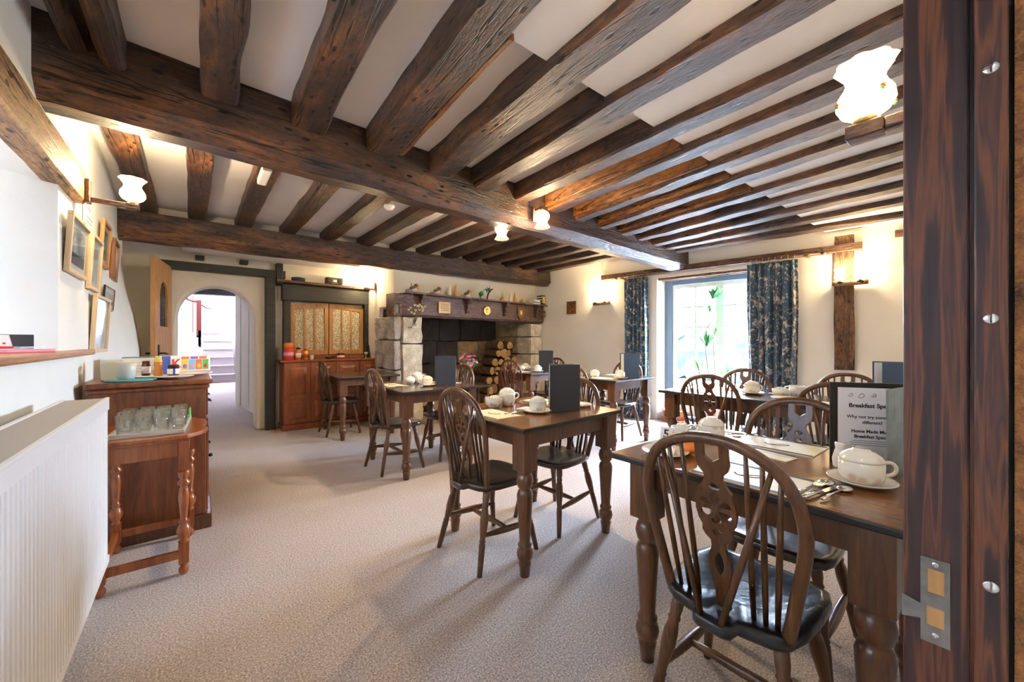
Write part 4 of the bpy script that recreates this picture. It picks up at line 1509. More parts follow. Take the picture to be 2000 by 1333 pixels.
fork(1.37, .345, Z + .0035, radians(-10), 'table fork beside the foreground saucer')
spoon(1.40, .29, Z, radians(-8), 'teaspoon touching the foreground saucer')
spoon(1.41, .335, Z, radians(-6), 'second spoon beside the knife and fork of the foreground setting', 1.1)
saucer(1.558, .265, Z, .083, 'white saucer under the large floral cup on the foreground table')
cup(1.558, .265, Z + .008, radians(-50), 'large white floral cup with a second cup upturned on it, nearest the door post', 1.15)
for i, (x, y, h) in enumerate(((1.715, .345, 1.0), (1.735, .295, .92))):
    o = MB().lathe([(.019, 0), (.022, .004), (.024, .03), (.018, .055), (.0145, .065), (.017, .078), (.016, .083), (.001, .084)], 20).build('salt_shaker' if i == 0 else 'pepper_shaker', 'china', loc=(x, y, Z))
    o.scale = (h, h, h)
    tag(o, ['taller white shaker in front of the breakfast page', 'shorter white shaker by the fold of the breakfast menu'][i], 'shaker')
# breakfast menu stand: two leaves hinged at the far end
bs = thing('breakfast_menu', 'black-framed breakfast menu standing open behind the white shakers', 'menu', (1.885, .185, Z), 0)
va, vb = Vector((1.763 - 1.885, .385 - .185, 0)), Vector((1.655 - 1.885, .222 - .185, 0))
aa = math.atan2(va.y, va.x)
ab = math.atan2(vb.y, vb.x)
L1, L2, HH = .235, .232, .285
MB().box(0, L1, -.004, .004, 0, HH, TR(0, 0, 0, aa)).build('cover', 'ebony', bs, bevel=.002)
MB().box(.0, L1 - .022, .0042, .0055, .018, HH - .018, TR(0, 0, 0, aa)).build('page', 'lilac_paper', bs)
MB().box(.004, L2, -.003, .003, 0, HH - .004, TR(0, 0, 0, ab)).build('folded_leaf', 'menu_grey', bs, bevel=.002)
pageup = lambda s, z: tuple(TR(0, 0, 0, aa) @ Vector((s, .0058, z)))
PR = (radians(90), 0, aa + pi)
for body, s, z, size, mt, bo in (('Breakfast Special', .116, .205, .0195, 'ink', .0005), ('Why not try something', .116, .166, .0150, 'ink', .0002), ('different?', .116, .147, .0150, 'ink', .0002),
                                 ('Home Made Muesli', .116, .116, .0150, 'ink', .0004), ('Breakfast Special', .116, .098, .0150, 'ink', .0004)):
    text_mesh(body, size, mt, bs, pageup(s, z), PR, bold=bo)
for z, w in ((.083, .13), (.076, .15), (.069, .14)):
    MB().box(.105 - w / 2, .105 + w / 2, .0056, .0060, z - .0012, z + .0012, TR(0, 0, 0, aa)).build('small_print', 'grey_ink', bs)
for (sc_, s0, z0, fl) in ((1.0, .14, .237, 1), (1.0, .07, .237, -1), (.7, .17, .24, 1), (.7, .105, .24, 1), (.8, .16, .045, 1)):
    pts = [TR(0, 0, 0, aa) @ Vector((s0 + fl * sc_ * (.012 - .0015 * q) * cos(q) + fl * .004 * q * .5, .0058, z0 + sc_ * (.012 - .0015 * q) * sin(q))) for q in [k * .4 for k in range(16)]]
    MB().tube(pts, .0011, 5).build('scroll_ornament', 'grey_ink', bs)

# ---- middle table
placemat(1.37, 1.87, Z, radians(91), 'cream placemat in front of the chair at the middle table')
placemat(1.93, 2.03, Z, radians(93), 'cream placemat at the far side of the middle table')
knife(1.50, 1.83, Z, radians(8), 'table knife beside the placemat on the middle table')
spoon(1.52, 1.80, Z, radians(12), 'teaspoon beside the placemat on the middle table')
fork(1.74, 2.06, Z, radians(-100), 'fork lying near the far placemat of the middle table')
napkin(1.63, 1.89, Z, .2, 'white folded napkin in the middle of the middle table', .10, .07)
bowl(1.52, 2.08, Z, 'white floral sugar bowl on the middle table', .058, .062)
jug(1.62, 2.06, Z, radians(-20), 'white milk jug beside the sugar bowl of the middle table', 1.15)
cup(1.70, 2.17, Z, radians(-10), 'domed white cup behind the milk jug of the middle table', 1.2)
saucer(1.60, 1.745, Z, .083, 'white saucer beside the black menu on the middle table')
cup(1.60, 1.745, Z + .008, radians(10), 'white cup with an upturned cup on it beside the black menu of the middle table', 1.05)
menu(1.755, 1.665, radians(72), 'black menu folder standing on the middle table', .205, .285)
o = saucer(1.96, 1.74, Z, .085, 'white plate holding a napkin at the edge of the middle table')
napkin(1.96, 1.74, Z + .014, .3, 'white napkin on the plate at the edge of the middle table', .10, .09)

# ---- table before the stone pier
placemat(1.49, 3.72, Z, radians(92), 'cream placemat on the table before the stone pier')
placemat(2.02, 3.62, Z, radians(92), 'pale placemat behind the menu on the table before the stone pier')
bowl(1.68, 3.72, Z, 'white sugar bowl on the table before the stone pier', .05, .06)
jug(1.79, 3.76, Z, radians(60), 'white milk jug on the table before the stone pier', 1.2)
cup(1.83, 3.88, Z, 0, 'domed white cup at the back of the table before the stone pier', 1.2)
saucer(1.73, 3.44, Z, .08, 'white saucer on the table before the stone pier')
cup(1.73, 3.44, Z + .008, radians(160), 'white cup on a saucer beside the menu before the stone pier', 1.05)
menu(1.875, 3.355, radians(51), 'black menu folder on the table before the stone pier', .2, .285)
knife(1.55, 3.55, Z, radians(5), 'knife on the table before the stone pier')

# ---- table before the log heap
bowl(3.72, 4.40, Z, 'white sugar bowl on the table before the log heap', .055, .06)
cup(3.82, 4.44, Z, 0, 'domed white cup on the table before the log heap', 1.2)
saucer(3.72, 4.06, Z, .085, 'white saucer on the table before the log heap')
cup(3.72, 4.06, Z + .008, 0, 'white cup on a saucer on the table before the log heap', 1.05)
menu(3.98, 4.16, radians(51), 'black menu folder on the table before the log heap', .21, .29)
placemat(3.58, 4.25, Z, radians(90), 'pale placemat on the table before the log heap', .27, .2)
tt = MB().box(-.11, .11, -.03, .03, 0, .006).build('side_plate', 'china', loc=(3.60, 4.0, Z))
bpy.data.objects.remove(tt)

# ---- table beside the curtain
cup(3.68, 3.02, Z, 0, 'white cup at the chair side of the table by the curtain', 1.1)
placemat(3.66, 2.86, Z, radians(92), 'pale placemat on the table beside the curtain')
saucer(3.78, 2.73, Z, .085, 'white saucer on the table beside the curtain')
cup(3.78, 2.73, Z + .008, radians(30), 'domed cup on a saucer beside the curtain table menu', 1.1)
menu(3.90, 2.66, radians(76), 'navy menu folder standing on the table beside the curtain', .22, .29, 'menu_blue')
fork(3.62, 2.98, Z, radians(5), 'fork on the table beside the curtain')
placemat(4.14, 3.02, Z, radians(92), 'pale placemat behind the navy menu by the curtain')

# ---- long table at the window
placemat(3.36, 1.68, Z, radians(90), 'pale placemat at the end of the window table')
placemat(3.70, 1.47, Z, radians(90), 'pale placemat facing the French window')
placemat(3.36, .70, Z, radians(90), 'pale placemat on the window table behind the menu stand')
saucer(3.52, 1.27, Z, .085, 'white saucer under the domed cup on the window table')
cup(3.52, 1.27, Z + .008, radians(-30), 'pale domed cup on a saucer on the window table', 1.15)
spoon(3.50, 1.40, Z, radians(10), 'spoon lying beside the saucer on the window table', 1.1)
bowl(3.52, 1.07, Z, 'white sugar bowl on the window table', .058, .062)
jug(3.63, 1.0, Z, radians(-90), 'white milk jug on the window table', 1.25)
saucer(3.36, 1.0, Z, .085, 'white plate at the edge of the window table')
menu(3.62, .43, radians(52), 'blue menu folder on the window table by the door post', .21, .29, 'menu_blue')
fork(3.62, 1.16, Z, radians(80), 'fork by the sugar bowl on the window table')
# ------------------------------------------------------------------ radiator, sill, side furniture
R = thing('radiator', 'white ribbed panel radiator under the deep window recess', 'radiator', (0, 0, 0))
ya, yb, xf, xb_, za, zb = .75, 2.505, -.30, -.445, .215, .945
mb = MB()
n = 56
sec = []
for k in range(n):
    y = ya + .03 + (yb - ya - .06) * k / n
    w = (yb - ya - .06) / n
    sec += [(y, xf - .006), (y + w * .25, xf - .006), (y + w * .4, xf), (y + w * .85, xf)]
sec.append((yb - .03, xf - .006))
vs = [(x, y, za + .03) for y, x in sec] + [(x, y, zb - .05) for y, x in sec]
N_ = len(sec)
mb.add(vs, [(i, i + 1, N_ + i + 1, N_ + i) for i in range(N_ - 1)])
mb.box(xf - .014, xf - .0065, ya, yb, za, zb - .005)
mb.box(xf - .012, xf + .001, ya, yb, zb - .05, zb - .004)
mb.box(xf - .012, xf + .001, ya, yb, za, za + .03)
mb.build('front_panel', 'white_metal', R)
MB().box(xb_, xf - .014, yb - .004, yb, za + .02, zb).build('side_cover', 'white_metal', R, bevel=.002)
MB().box(xb_, xf - .002, ya, yb, zb - .004, zb).build('top_grille', 'grille', R)
MB().box(xf - .012, xf + .002, ya, yb, zb - .004, zb + .004).build('top_edge', 'white_metal', R, bevel=.002)
MB().box(xb_, xb_ + .012, ya, yb, za, zb + .004).build('back_panel', 'white_metal', R)
for y in (1.2, 2.4):
    MB().box(-.519, xb_, y - .02, y + .02, .35, .8).build('wall_bracket', 'white_metal', R)

mb = MB()
mb.prism([(-1.14, .64), (-.53, .46), (-.455, .46), (-.455, 3.33), (-.465, 3.37), (-.49, 3.385), (-.515, 3.385), (-.515, 2.88), (-1.14, 2.545)], 1.121, 1.152)
tag(mb.build('window_board', 'sill', bevel=.008), 'wooden window board with a rounded end above the radiator', 'window sill')
# on the window board
lf = thing('leaflet_holder', 'clear holder with a black and white card on the window board', 'leaflet holder', (-.62, 2.54, 1.152), radians(35))
MB().box(-.10, .10, 0, .004, .004, .075).build('leaflet', 'paper', lf)
MB().prism([(.045, .004), (.10, .004), (.10, .075), (.030, .075)], -.0015, -.0003, Matrix(((1, 0, 0, 0), (0, 0, 1, 0), (0, 1, 0, 0), (0, 0, 0, 1)))).build('black_corner', 'ink', lf)
MB().box(-.10, .03, -.001, 0, .0735, .0755).build('black_rule', 'ink', lf)
MB().box(-.06, .0, -.001, 0, .036, .039).build('printed_line', 'grey_ink', lf)
MB().box(.012, .02, -.001, 0, .035, .042).build('red_mark', 'red', lf)
MB().box(-.105, .105, -.012, .012, 0, .004).build('holder_foot', 'tumbler', lf)
nb = thing('notepad', 'pink and red notepad lying on the window board', 'notepad', (-.55, 2.42, 1.152), radians(60))
MB().box(-.09, .09, -.06, .06, 0, .006).build('cover', 'red', nb)
MB().box(-.09, .09, -.06, .06, .006, .016).build('pages', 'pink', nb)
sc = thing('scissors', 'red-handled scissors resting on the notepad', 'scissors', (-.53, 2.36, 1.170), radians(50))
for s in (1, -1):
    MB().tube([(-.06 + .026 * cos(q), s * .022 + .016 * sin(q), .006) for q in [2 * pi * k / 14 for k in range(14)]], .005, 6, True).build('finger_loop', 'red_plastic', sc)
    MB().prism([(-.035, s * .012), (.08, -s * .002), (.082, -s * .004), (-.03, s * .002)], .004 + .002 * s, .006 + .002 * s).build('blade', 'steel', sc)

SB = thing('sideboard', 'dark wood sideboard with a moulded top against the picture wall', 'sideboard', (0, 0, 0))
MB().box(-.47, .055, 3.215, 4.5, .09, .90).build('carcass', 'sidewood', SB, bevel=.004)
MB().box(-.48, .085, 3.195, 4.52, .0, .09).build('plinth', 'table', SB, bevel=.006)
MB().box(-.48, .075, 3.20, 4.515, .895, .925).build('moulding', 'sidewood', SB, bevel=.012)
MB().box(-.485, .09, 3.185, 4.53, .925, .957).build('top', 'sidewood', SB, bevel=.01)
for k, (y0, y1_) in enumerate(((3.24, 3.63), (3.66, 4.05), (4.08, 4.47))):
    dr = MB().box(.055, .066, y0, y1_, .72, .885).build('drawer', 'sidewood', SB, bevel=.003)
    MB().tube([(.066, (y0 + y1_) / 2 - .05, .80), (.085, (y0 + y1_) / 2 - .03, .79), (.085, (y0 + y1_) / 2 + .03, .79), (.066, (y0 + y1_) / 2 + .05, .80)], .005, 8).build('drawer_pull', 'iron', dr)
    do = MB().box(.055, .066, y0, y1_, .11, .70).build('cabinet_door', 'sidewood', SB, bevel=.003)
    MB().box(.066, .071, y0 + .06, y1_ - .06, .17, .64).build('door_panel', 'sidewood', do, bevel=.004)
    MB().ball((.08, y0 + .03, .45), .012).build('knob', 'iron', do)

GT = thing('gateleg_table', 'small red-brown gateleg table with turned legs holding the tray of glasses', 'table', (0, 0, 0))
top = [(-.375, 2.60), (-.03, 2.595), (.0, 2.625), (.03, 2.66), (.05, 2.70), (.055, 2.76), (.03, 2.80), (.045, 2.86), (.055, 2.95), (.05, 3.05), (.02, 3.10), (-.0, 3.17), (-.375, 3.17)]
MB().prism(top, .705, .725).build('tabletop', 'gate', GT, bevel=.004)
MB().prism([(-.365, 2.61), (-.02, 2.61), (-.02, 3.16), (-.365, 3.16)], .69, .705).build('top_moulding', 'gate', GT, bevel=.004)
GLEG = [(.010, 0), (.02, .012), (.022, .03), (.014, .045), (.0185, .055), (.0185, .06)]
GL2 = [(.016, .16), (.024, .17), (.014, .18), (.026, .20), (.03, .225), (.022, .25), (.014, .262), (.022, .272), (.014, .282), (.016, .32), (.023, .40), (.018, .44), (.013, .452), (.026, .465), (.026, .475), (.015, .488), (.022, .505), (.025, .525), (.017, .54)]
for (x, y) in ((-.045, 2.645), (-.348, 2.645), (-.025, 3.135), (-.348, 3.135)):
    s = .021
    MB().lathe(GLEG, 12).lathe(GL2, 14).box(-s, s, -s, s, .06, .165).box(-s, s, -s, s, .538, .69).build('leg', 'gate', GT, (x, y, 0))
for (xa, xb2, y) in ((-.327, -.066, 2.645), (-.327, -.046, 3.135)):
    MB().box(xa, xb2, y - .012, y + .012, .085, .125).build('stretcher', 'gate', GT, bevel=.003)
    MB().box(xa, xb2, y - .014, y + .014, .61, .69).build('apron', 'gate', GT, bevel=.003)
for x in (-.035, -.348):
    MB().box(x - .012, x + .012, 2.666, 3.114, .085, .125).build('stretcher', 'gate', GT, bevel=.003)
    MB().box(x - .012, x + .012, 2.666, 3.114, .61, .69).build('apron', 'gate', GT, bevel=.003)

TY = thing('serving_tray', 'pale rectangular tray with raised handles and a green print on the gateleg table', 'tray', (-.172, 2.90, .726), radians(-3))
MB().box(-.135, .135, -.24, .24, 0, .005).build('tray_base', 'mug_grey', TY)
for (x0_, x1_, y0_, y1_) in ((-.14, .14, -.247, -.24), (-.14, .14, .24, .247), (-.142, -.135, -.24, .24), (.135, .142, -.24, .24)):
    MB().box(x0_, x1_, y0_, y1_, 0, .022).build('rim', 'mug_grey', TY)
MB().prism([(-.07, .02), (.07, .02), (.05, .075), (-.05, .075)], .233, .24, Matrix(((1, 0, 0, 0), (0, 0, 1, 0), (0, 1, 0, 0), (0, 0, 0, 1)))).build('green_handle', 'green', TY)
MB().prism([(.10, .02), (.24, .02), (.22, .07), (.12, .07)], .136, .141, Matrix(((0, 0, 1, 0), (1, 0, 0, 0), (0, 1, 0, 0), (0, 0, 0, 1)))).build('green_handle', 'green', TY)
tum = None
gi = 0
for i in range(3):
    for j in range(4):
        x, y = -.275 + .0695 * j - (.006 if i == 1 else 0), 2.735 + .125 * i + .02 * (j % 2)
        o = MB().lathe([(.026, 0), (.028, .006), (.032, .05), (.033, .098), (.0312, .098), (.0302, .05), (.0255, .012), (.0005, .010)], 20, wob=lambda a, zz_: 1 + .012 * cos(10 * a)).build('glass_tumbler', 'tumbler') if tum is None else tum.copy()
        if tum is None:
            tum = o
        else:
            COL.objects.link(o)
        o.location = (x, y, .7315)
        tag(o, 'clear glass tumbler on the tray, %s from the wall, %s' % (('first', 'second', 'third', 'fourth')[j], ('front row', 'middle row', 'row nearest the sideboard')[i]), 'glass', 'tumblers on the serving tray')

# things on the sideboard
SZ = .9575
o = MB().lathe([(.001, 0), (.115, 0), (.12, .006), (.115, .012), (.001, .012)], 32).build('round_trivet', 'teal', loc=(-.30, 3.31, SZ))
o.scale = (1, .75, 1)
tag(o, 'round teal board under the pale mug on the sideboard', 'trivet')
mg = MB().lathe([(.034, 0), (.038, .003), (.044, .05), (.047, .10), (.044, .10), (.040, .05), (.034, .008), (.0005, .008)], 24).build('beaker', 'mug_grey', loc=(-.325, 3.33, SZ + .012))
tag(mg, 'pale grey beaker standing on the teal board', 'beaker')
o = MB().box(-.05, .05, -.006, .006, 0, .13).box(-.05, .05, -.02, -.006, 0, .008).build('card_stand', 'mug_grey', loc=(-.395, 3.42, SZ), rot=(radians(-12), 0, radians(15)), bevel=.002)
tag(o, 'leaning grey card stand behind the beaker', 'card stand')
saucer(-.215, 3.43, SZ, .10, 'white plate under the honey bottle on the sideboard')
saucer(-.10, 3.35, SZ, .10, 'white plate under the jam jar on the sideboard')
saucer(-.02, 3.58, SZ, .12, 'large white dish in front of the cereal box')
hb = thing('honey_bottle', 'amber honey bottle with a yellow cap on the sideboard', 'bottle', (-.185, 3.40, SZ + .02))
hb.scale = (.8, .8, .8)
MB().lathe([(.026, 0), (.029, .004), (.029, .04), (.023, .06), (.027, .085), (.026, .10), (.022, .108), (.001, .108)], 20).build('bottle_body', 'honey', hb)
MB().lathe([(.024, .108), (.026, .112), (.022, .14), (.017, .148), (.001, .149)], 18).build('cap', 'yellow', hb)
rb = thing('sauce_bottle', 'dark red syrup jar with a white label beside the honey bottle', 'bottle', (-.245, 3.44, SZ + .02))
rb.scale = (.8, .8, .8)
MB().lathe([(.026, 0), (.028, .004), (.028, .085), (.022, .10), (.001, .10)], 20).build('jar_body', 'jam', rb)
MB().lathe([(.024, .10), (.024, .118), (.001, .119)], 18).build('cap', 'jam', rb)
MB().lathe([(.0285, .02), (.0287, .02), (.0287, .075), (.0285, .075)], 20, cap=False).build('paper_label', 'paper', rb)
jr = thing('jam_jar', 'short dark jam jar with a white and blue label on the sideboard', 'jar', (-.11, 3.36, SZ + .02))
jr.scale = (.8, .8, .8)
MB().lathe([(.034, 0), (.038, .004), (.038, .06), (.033, .068), (.001, .068)], 22).build('jar_body', 'jam', jr)
MB().lathe([(.037, .068), (.037, .086), (.001, .087)], 22).build('lid', 'ebony', jr)
MB().lathe([(.0385, .012), (.0387, .012), (.0387, .055), (.0385, .055)], 22, cap=False).build('paper_label', 'paper', jr)
MB().box(.0, .014, -.0395, -.0375, .012, .055).build('blue_stripe', 'blue', jr)

cb = thing('cereal_box', 'white cereal multipack box with a red letter and coloured pictures', 'cereal box', (-.045, 3.76, SZ), radians(24))
MB().box(-.15, .15, 0, .09, 0, .135).build('carton', 'paper', cb, bevel=.002)
MB().box(-.15, -.10, -.0012, 0, 0, .135).build('blue_panel', 'blue', cb)
for k, c in enumerate(('yellow', 'lightblue', 'orange', 'green')):
    MB().box(-.035 + .044 * k, .005 + .044 * k, -.0012, 0, .03, .105).build('picture_panel', c, cb)
    MB().ball((-.015 + .044 * k, -.001, .058), .014, 10, 6, (1, .08, 1.2)).build('printed_bowl', ('purple', 'pink', 'yellow', 'red')[k], cb)
for k, c in enumerate(('orange', 'purple', 'orange')):
    MB().box(-.035 + .056 * k, .012 + .056 * k, -.0014, 0, .108, .128).build('flash', c, cb)
MB().box(-.06, .15, -.0012, 0, .004, .02).build('lower_band', 'pink', cb)
text_mesh('K', .085, 'red', cb, (-.068, -.0016, .078), (radians(90), 0, 0), bold=.002)
c2 = thing('cereal_carton', 'plain pale carton standing end-on beside the cereal multipack', 'carton', (-.285, 3.72, SZ), radians(5))
MB().box(-.10, .10, 0, .25, 0, .125).build('carton', 'paper', c2, bevel=.002)
for z in (.03, .05, .07, .09):
    MB().box(-.09, .06, -.001, 0, z, z + .006).build('printed_line', 'art_pale', c2)
MB().box(-.10, .10, 0, .25, .125, .127).build('blue_top', 'art_blue', c2)

# ------------------------------------------------------------------ pictures on the left wall
def picture(y0, y1, z0, z1, fm, am, label, dep=.022, fw=.022, mount=True, tilt=3.0, roll=0.0, lean=0.0):
    yc, zc = (y0 + y1) / 2, (z0 + z1) / 2
    w, h = (y1 - y0), (z1 - z0)
    t = thing('framed_picture', label, 'picture', (xw(yc, zc) + .012, yc, zc))
    slope = math.atan2(xw(y1, zc) - xw(y0, zc), w)
    t.rotation_euler = (radians(roll), radians(tilt), -slope)
    MB().box(0, .006, -w / 2 + .004, w / 2 - .004, -h / 2 + .004, h / 2 - .004).build('backing', 'paper', t)
    for (a, b, c, d) in ((-w / 2, w / 2, h / 2 - fw, h / 2), (-w / 2, w / 2, -h / 2, -h / 2 + fw), (-w / 2, -w / 2 + fw, -h / 2 + fw, h / 2 - fw), (w / 2 - fw, w / 2, -h / 2 + fw, h / 2 - fw)):
        MB().box(0, dep, a, b, c, d).build('frame_rail', fm, t, bevel=.002)
    mo = fw + (.035 if mount else .0)
    MB().box(.006, .008, -w / 2 + mo, w / 2 - mo, -h / 2 + mo, h / 2 - mo).build('print', am, t)
    if am in ('art_grey', 'art_blue'):
        MB().box(.008, .009, -w / 2 + mo, w / 2 - mo, -h / 2 + mo, -h / 2 + mo + (h - 2 * mo) * .3).build('dark_foreground', 'art_blue' if am == 'art_blue' else 'menu_blue', t)
    MB().box(.012, .014, -w / 2 + fw, w / 2 - fw, -h / 2 + fw, h / 2 - fw).build('glazing', 'glass', t)
    return t


picture(2.95, 3.40, 1.555, 1.865, 'lightwood', 'art_grey', 'large engraving in a light wood frame below the wall lamp')
o = MB().box(0, .003, -.15, .15, -.11, .11).build('wall_notice', 'paper', loc=(-.515, 3.55, 1.96))
tag(o, 'unframed white notice behind the wall lamp', 'notice')
for z in (.07, .055, .0, -.03, -.06):
    MB().box(.003, .0036, -.10, .10 - abs(z), z - .004, z + .004).build('printed_line', 'grey_ink', o)
picture(3.47, 3.80, 1.52, 1.865, 'lightwood', 'art_pale', 'pale print in a light wood frame next to the large engraving')
picture(3.84, 4.16, 1.725, 2.04, 'pine', 'art_blue', 'seascape in an orange pine frame high on the wall')
picture(4.40, 4.74, 1.70, 2.02, 'mahogany', 'art_pale', 'picture in a dark brown frame nearest the ceiling beam')
picture(3.97, 4.38, 1.43, 1.60, 'ebony', 'art_grey', 'small unglazed dark print low on the wall', .012, .010, True, 4)
picture(3.58, 4.08, 1.125, 1.50, 'lightwood', 'art_pale', 'pale print in a light wood frame low above the sideboard')

# ------------------------------------------------------------------ lamps
SH = [(.017, 0), (.03, .004), (.048, .016), (.058, .036), (.055, .058), (.043, .078), (.0375, .092), (.041, .106), (.052, .122), (.060, .134)]


def shade(parent, loc, k=1.0, down=False, watts=1.0):
    prof = [(r * k, z * k) for r, z in SH]
    rot = (pi, 0, 0) if down else (0, 0, 0)
    o = MB().lathe(prof, 30, cap=False, wob=lambda a, z: 1 + (.07 * cos(8 * a) * max(0, (z / k - .09) / .045))).build('lamp_shade', 'shade', parent, loc, rot=rot)
    l = bpy.data.lights.new('bulb', 'POINT')
    l.energy = LAMP_W * watts
    l.color = WARM
    l.shadow_soft_size = .025
    lo = bpy.data.objects.new('bulb', l)
    COL.objects.link(lo)
    lo.parent = parent
    s = -1 if down else 1
    lo.location = (loc[0], loc[1], loc[2] + s * .10 * k)
    return o


def arm_lamp(label, loc, rz, reach=.17, k=1.0, watts=1.0):
    """wooden back plate, arm and one upright tulip shade; local x points away from the wall"""
    t = thing('wall_lamp', label, 'wall lamp', loc, rz)
    MB().prism([(-.03, -.065), (.03, -.065), (.034, -.03), (.028, 0), (.034, .03), (.03, .065), (-.03, .065), (-.034, .03), (-.028, 0), (-.034, -.03)], 0, .02,
               Matrix(((0, 0, 1, 0), (1, 0, 0, 0), (0, 1, 0, 0), (0, 0, 0, 1)))).build('back_plate', 'dark_oak', t, bevel=.004)
    MB().box(.02, reach - .03, -.011, .011, -.055, -.030).box(reach - .03, reach + .03, -.02, .02, -.06, -.030).build('arm', 'dark_oak', t, bevel=.003)
    MB().lathe([(.02, -.03), (.022, -.024), (.018, -.018)], 14).build('gallery', 'brass', t, (reach, 0, 0))
    shade(t, (reach, 0, -.018), k, False, watts)
    if 'door post' in label:
        for (az, zz_) in ((2.3, .045), (-2.6, .03), (.6, .04)):
            for q in range(5):
                rr = .0585 * k
                MB().ball((reach + rr * cos(az + .05 * cos(q * 1.26)), rr * sin(az + .05 * cos(q * 1.26)), -.018 + k * zz_ + .004 * sin(q * 1.26)), .0028, 7, 5).build('printed_rose', 'orange' if q < 3 else 'green', t)
    return t


arm_lamp('lamp with a ruffled opal shade on the pale lintel by the pictures', (-.475, 3.20, 2.035), 0, .19, 1.0, 2.1)
arm_lamp('lamp with a large ruffled opal shade beside the door post', (1.095, .08, 1.685), radians(90), .10, .84, .32)
arm_lamp('lamp with a tulip shade on the side of the chimney breast', (2.115, 5.93, 2.02), radians(180), .13, .8, 1.0)


def log_lamp(label, t_, z, watts=1.0):
    p = RW(-0.0, t_, z)
    if 'post' in label:
        p = RW(-.05, t_, z)
    r = thing('double_wall_lamp', label, 'wall lamp', p, RA)
    MB().lathe([(.022, -.155), (.031, -.15), (.033, 0), (.031, .15), (.022, .155)], 14, line_mat((-.03, 0, 0), (-.03, 1, 0))).build('log_mount', 'goldbeam', r)
    for s in (-1, 1):
        MB().lathe([(.028, 0), (.03, .006), (.016, .014), (.018, .03)], 14).build('gallery', 'iron', r, (-.075, .085 * s, .0))
        MB().tube([(-.03, .085 * s, .0), (-.075, .085 * s, .0)], .008, 8).build('stub_arm', 'iron', r)
        shade(r, (-.075, .085 * s, .026), .92, False, watts)
    return r


log_lamp('double lamp on a half-log mount near the small framed tile', -1.30, 1.84, .75)
log_lamp('double lamp on a half-log mount across the upright post', -4.50, 1.855, .75)


def beam_lamp(label, loc, rz, watts):
    t = thing('beam_lamp', label, 'lamp', loc, rz)
    MB().box(.0, .018, -.03, .03, -.02, .10).build('back_plate', 'dark_oak', t, bevel=.003)
    MB().box(.018, .10, -.012, .012, .07, .092).build('arm', 'dark_oak', t, bevel=.003)
    MB().lathe([(.018, .055), (.022, .06), (.014, .07)], 14).build('gallery', 'brass', t, (.10, 0, 0))
    shade(t, (.10, 0, .056), 1.1, True, watts)
    return t


beam_lamp('lamp hanging on the nearer face of the big ceiling beam', (2.36, 2.615, 2.28), radians(-90), 2.2)
beam_lamp('lamp hanging behind the big ceiling beam', (2.30, 2.92, 2.27), radians(90), 3.0)

# ------------------------------------------------------------------ ceiling fittings
sd = thing('smoke_detector', 'white smoke detector with a red wire between the ceiling joists', 'smoke detector', (1.40, 3.55, 2.455))
MB().lathe([(.05, 0), (.052, -.012), (.04, -.03), (.022, -.045), (.001, -.046)][::-1], 22).build('housing', 'white_plastic', sd)
MB().tube([(.02, 0, -.002), (.055, .01, -.012), (.07, .03, .0)], .006, 8).build('red_wire', 'red_plastic', sd)
fl = thing('strip_light', 'short white strip light on a ceiling joist', 'strip light', (.40, 3.42, 2.40))
MB().box(-.03, .03, -.16, .16, 0, .055).build('casing', 'white_plastic', fl, bevel=.01)
MB().box(-.028, .028, -.165, -.16, .004, .05).build('end_cap', 'grille', fl)
hk = MB().tube([(.40, 1.52, 2.44), (.362, 1.52, 2.437), (.352, 1.52, 2.445), (.352, 1.52, 2.455)], .005, 6).build('iron_hook', 'iron')
tag(hk, 'small iron hook on the side of a ceiling joist', 'hook')
# ------------------------------------------------------------------ cupboard, hatch and shelf by the arch
CP = thing('cupboard', 'long low red-brown cupboard with raised panels under the hatch', 'cupboard', (0, 0, 0))
MB().box(.91, 2.23, 5.96, 6.29, .03, .915).build('body', 'mahogany', CP, bevel=.004)
MB().box(.87, 2.27, 5.93, 6.295, .915, .94).build('top', 'mahogany', CP, bevel=.006)
MB().box(.90, 2.25, 5.945, 6.29, .0, .08).build('plinth', 'mahogany', CP, bevel=.004)


def panel_door(x0, x1, z0, z1, rows):
    d = MB().box(x0, x1, 5.942, 5.962, z0, z1).build('cabinet_door', 'mahogany', CP, bevel=.004)
    for (a, b, c, e) in rows:
        w, h = b - a, e - c
        # raised and fielded panel: sunk edge, bevel, flat field
        vs = [(a, 5.9415, c), (b, 5.9415, c), (b, 5.9415, e), (a, 5.9415, e), (a + .012, 5.949, c + .012), (b - .012, 5.949, c + .012), (b - .012, 5.949, e - .012), (a + .012, 5.949, e - .012),
              (a + .045, 5.938, c + .045), (b - .045, 5.938, c + .045), (b - .045, 5.938, e - .045), (a + .045, 5.938, e - .045)]
        fs = [(0, 1, 5, 4), (1, 2, 6, 5), (2, 3, 7, 6), (3, 0, 4, 7), (4, 5, 9, 8), (5, 6, 10, 9), (6, 7, 11, 10), (7, 4, 8, 11), (8, 9, 10, 11)]
        vs = [(x, y - .0012 if i < 4 else y - .008, z) for i, (x, y, z) in enumerate(vs)]
        MB().add(vs, fs).build('raised_panel', 'mahogany', d)
    return d


panel_door(.92, 1.235, .09, .905, [(.96, 1.195, .46, .86), (.96, 1.195, .13, .41)])
panel_door(1.24, 1.555, .09, .905, [(1.28, 1.515, .46, .86), (1.28, 1.515, .13, .41)])
panel_door(1.575, 1.895, .09, .905, [(1.615, 1.855, .52, .86), (1.615, 1.855, .13, .47)])
panel_door(1.90, 2.22, .09, .905, [(1.94, 2.18, .52, .86), (1.94, 2.18, .13, .47)])

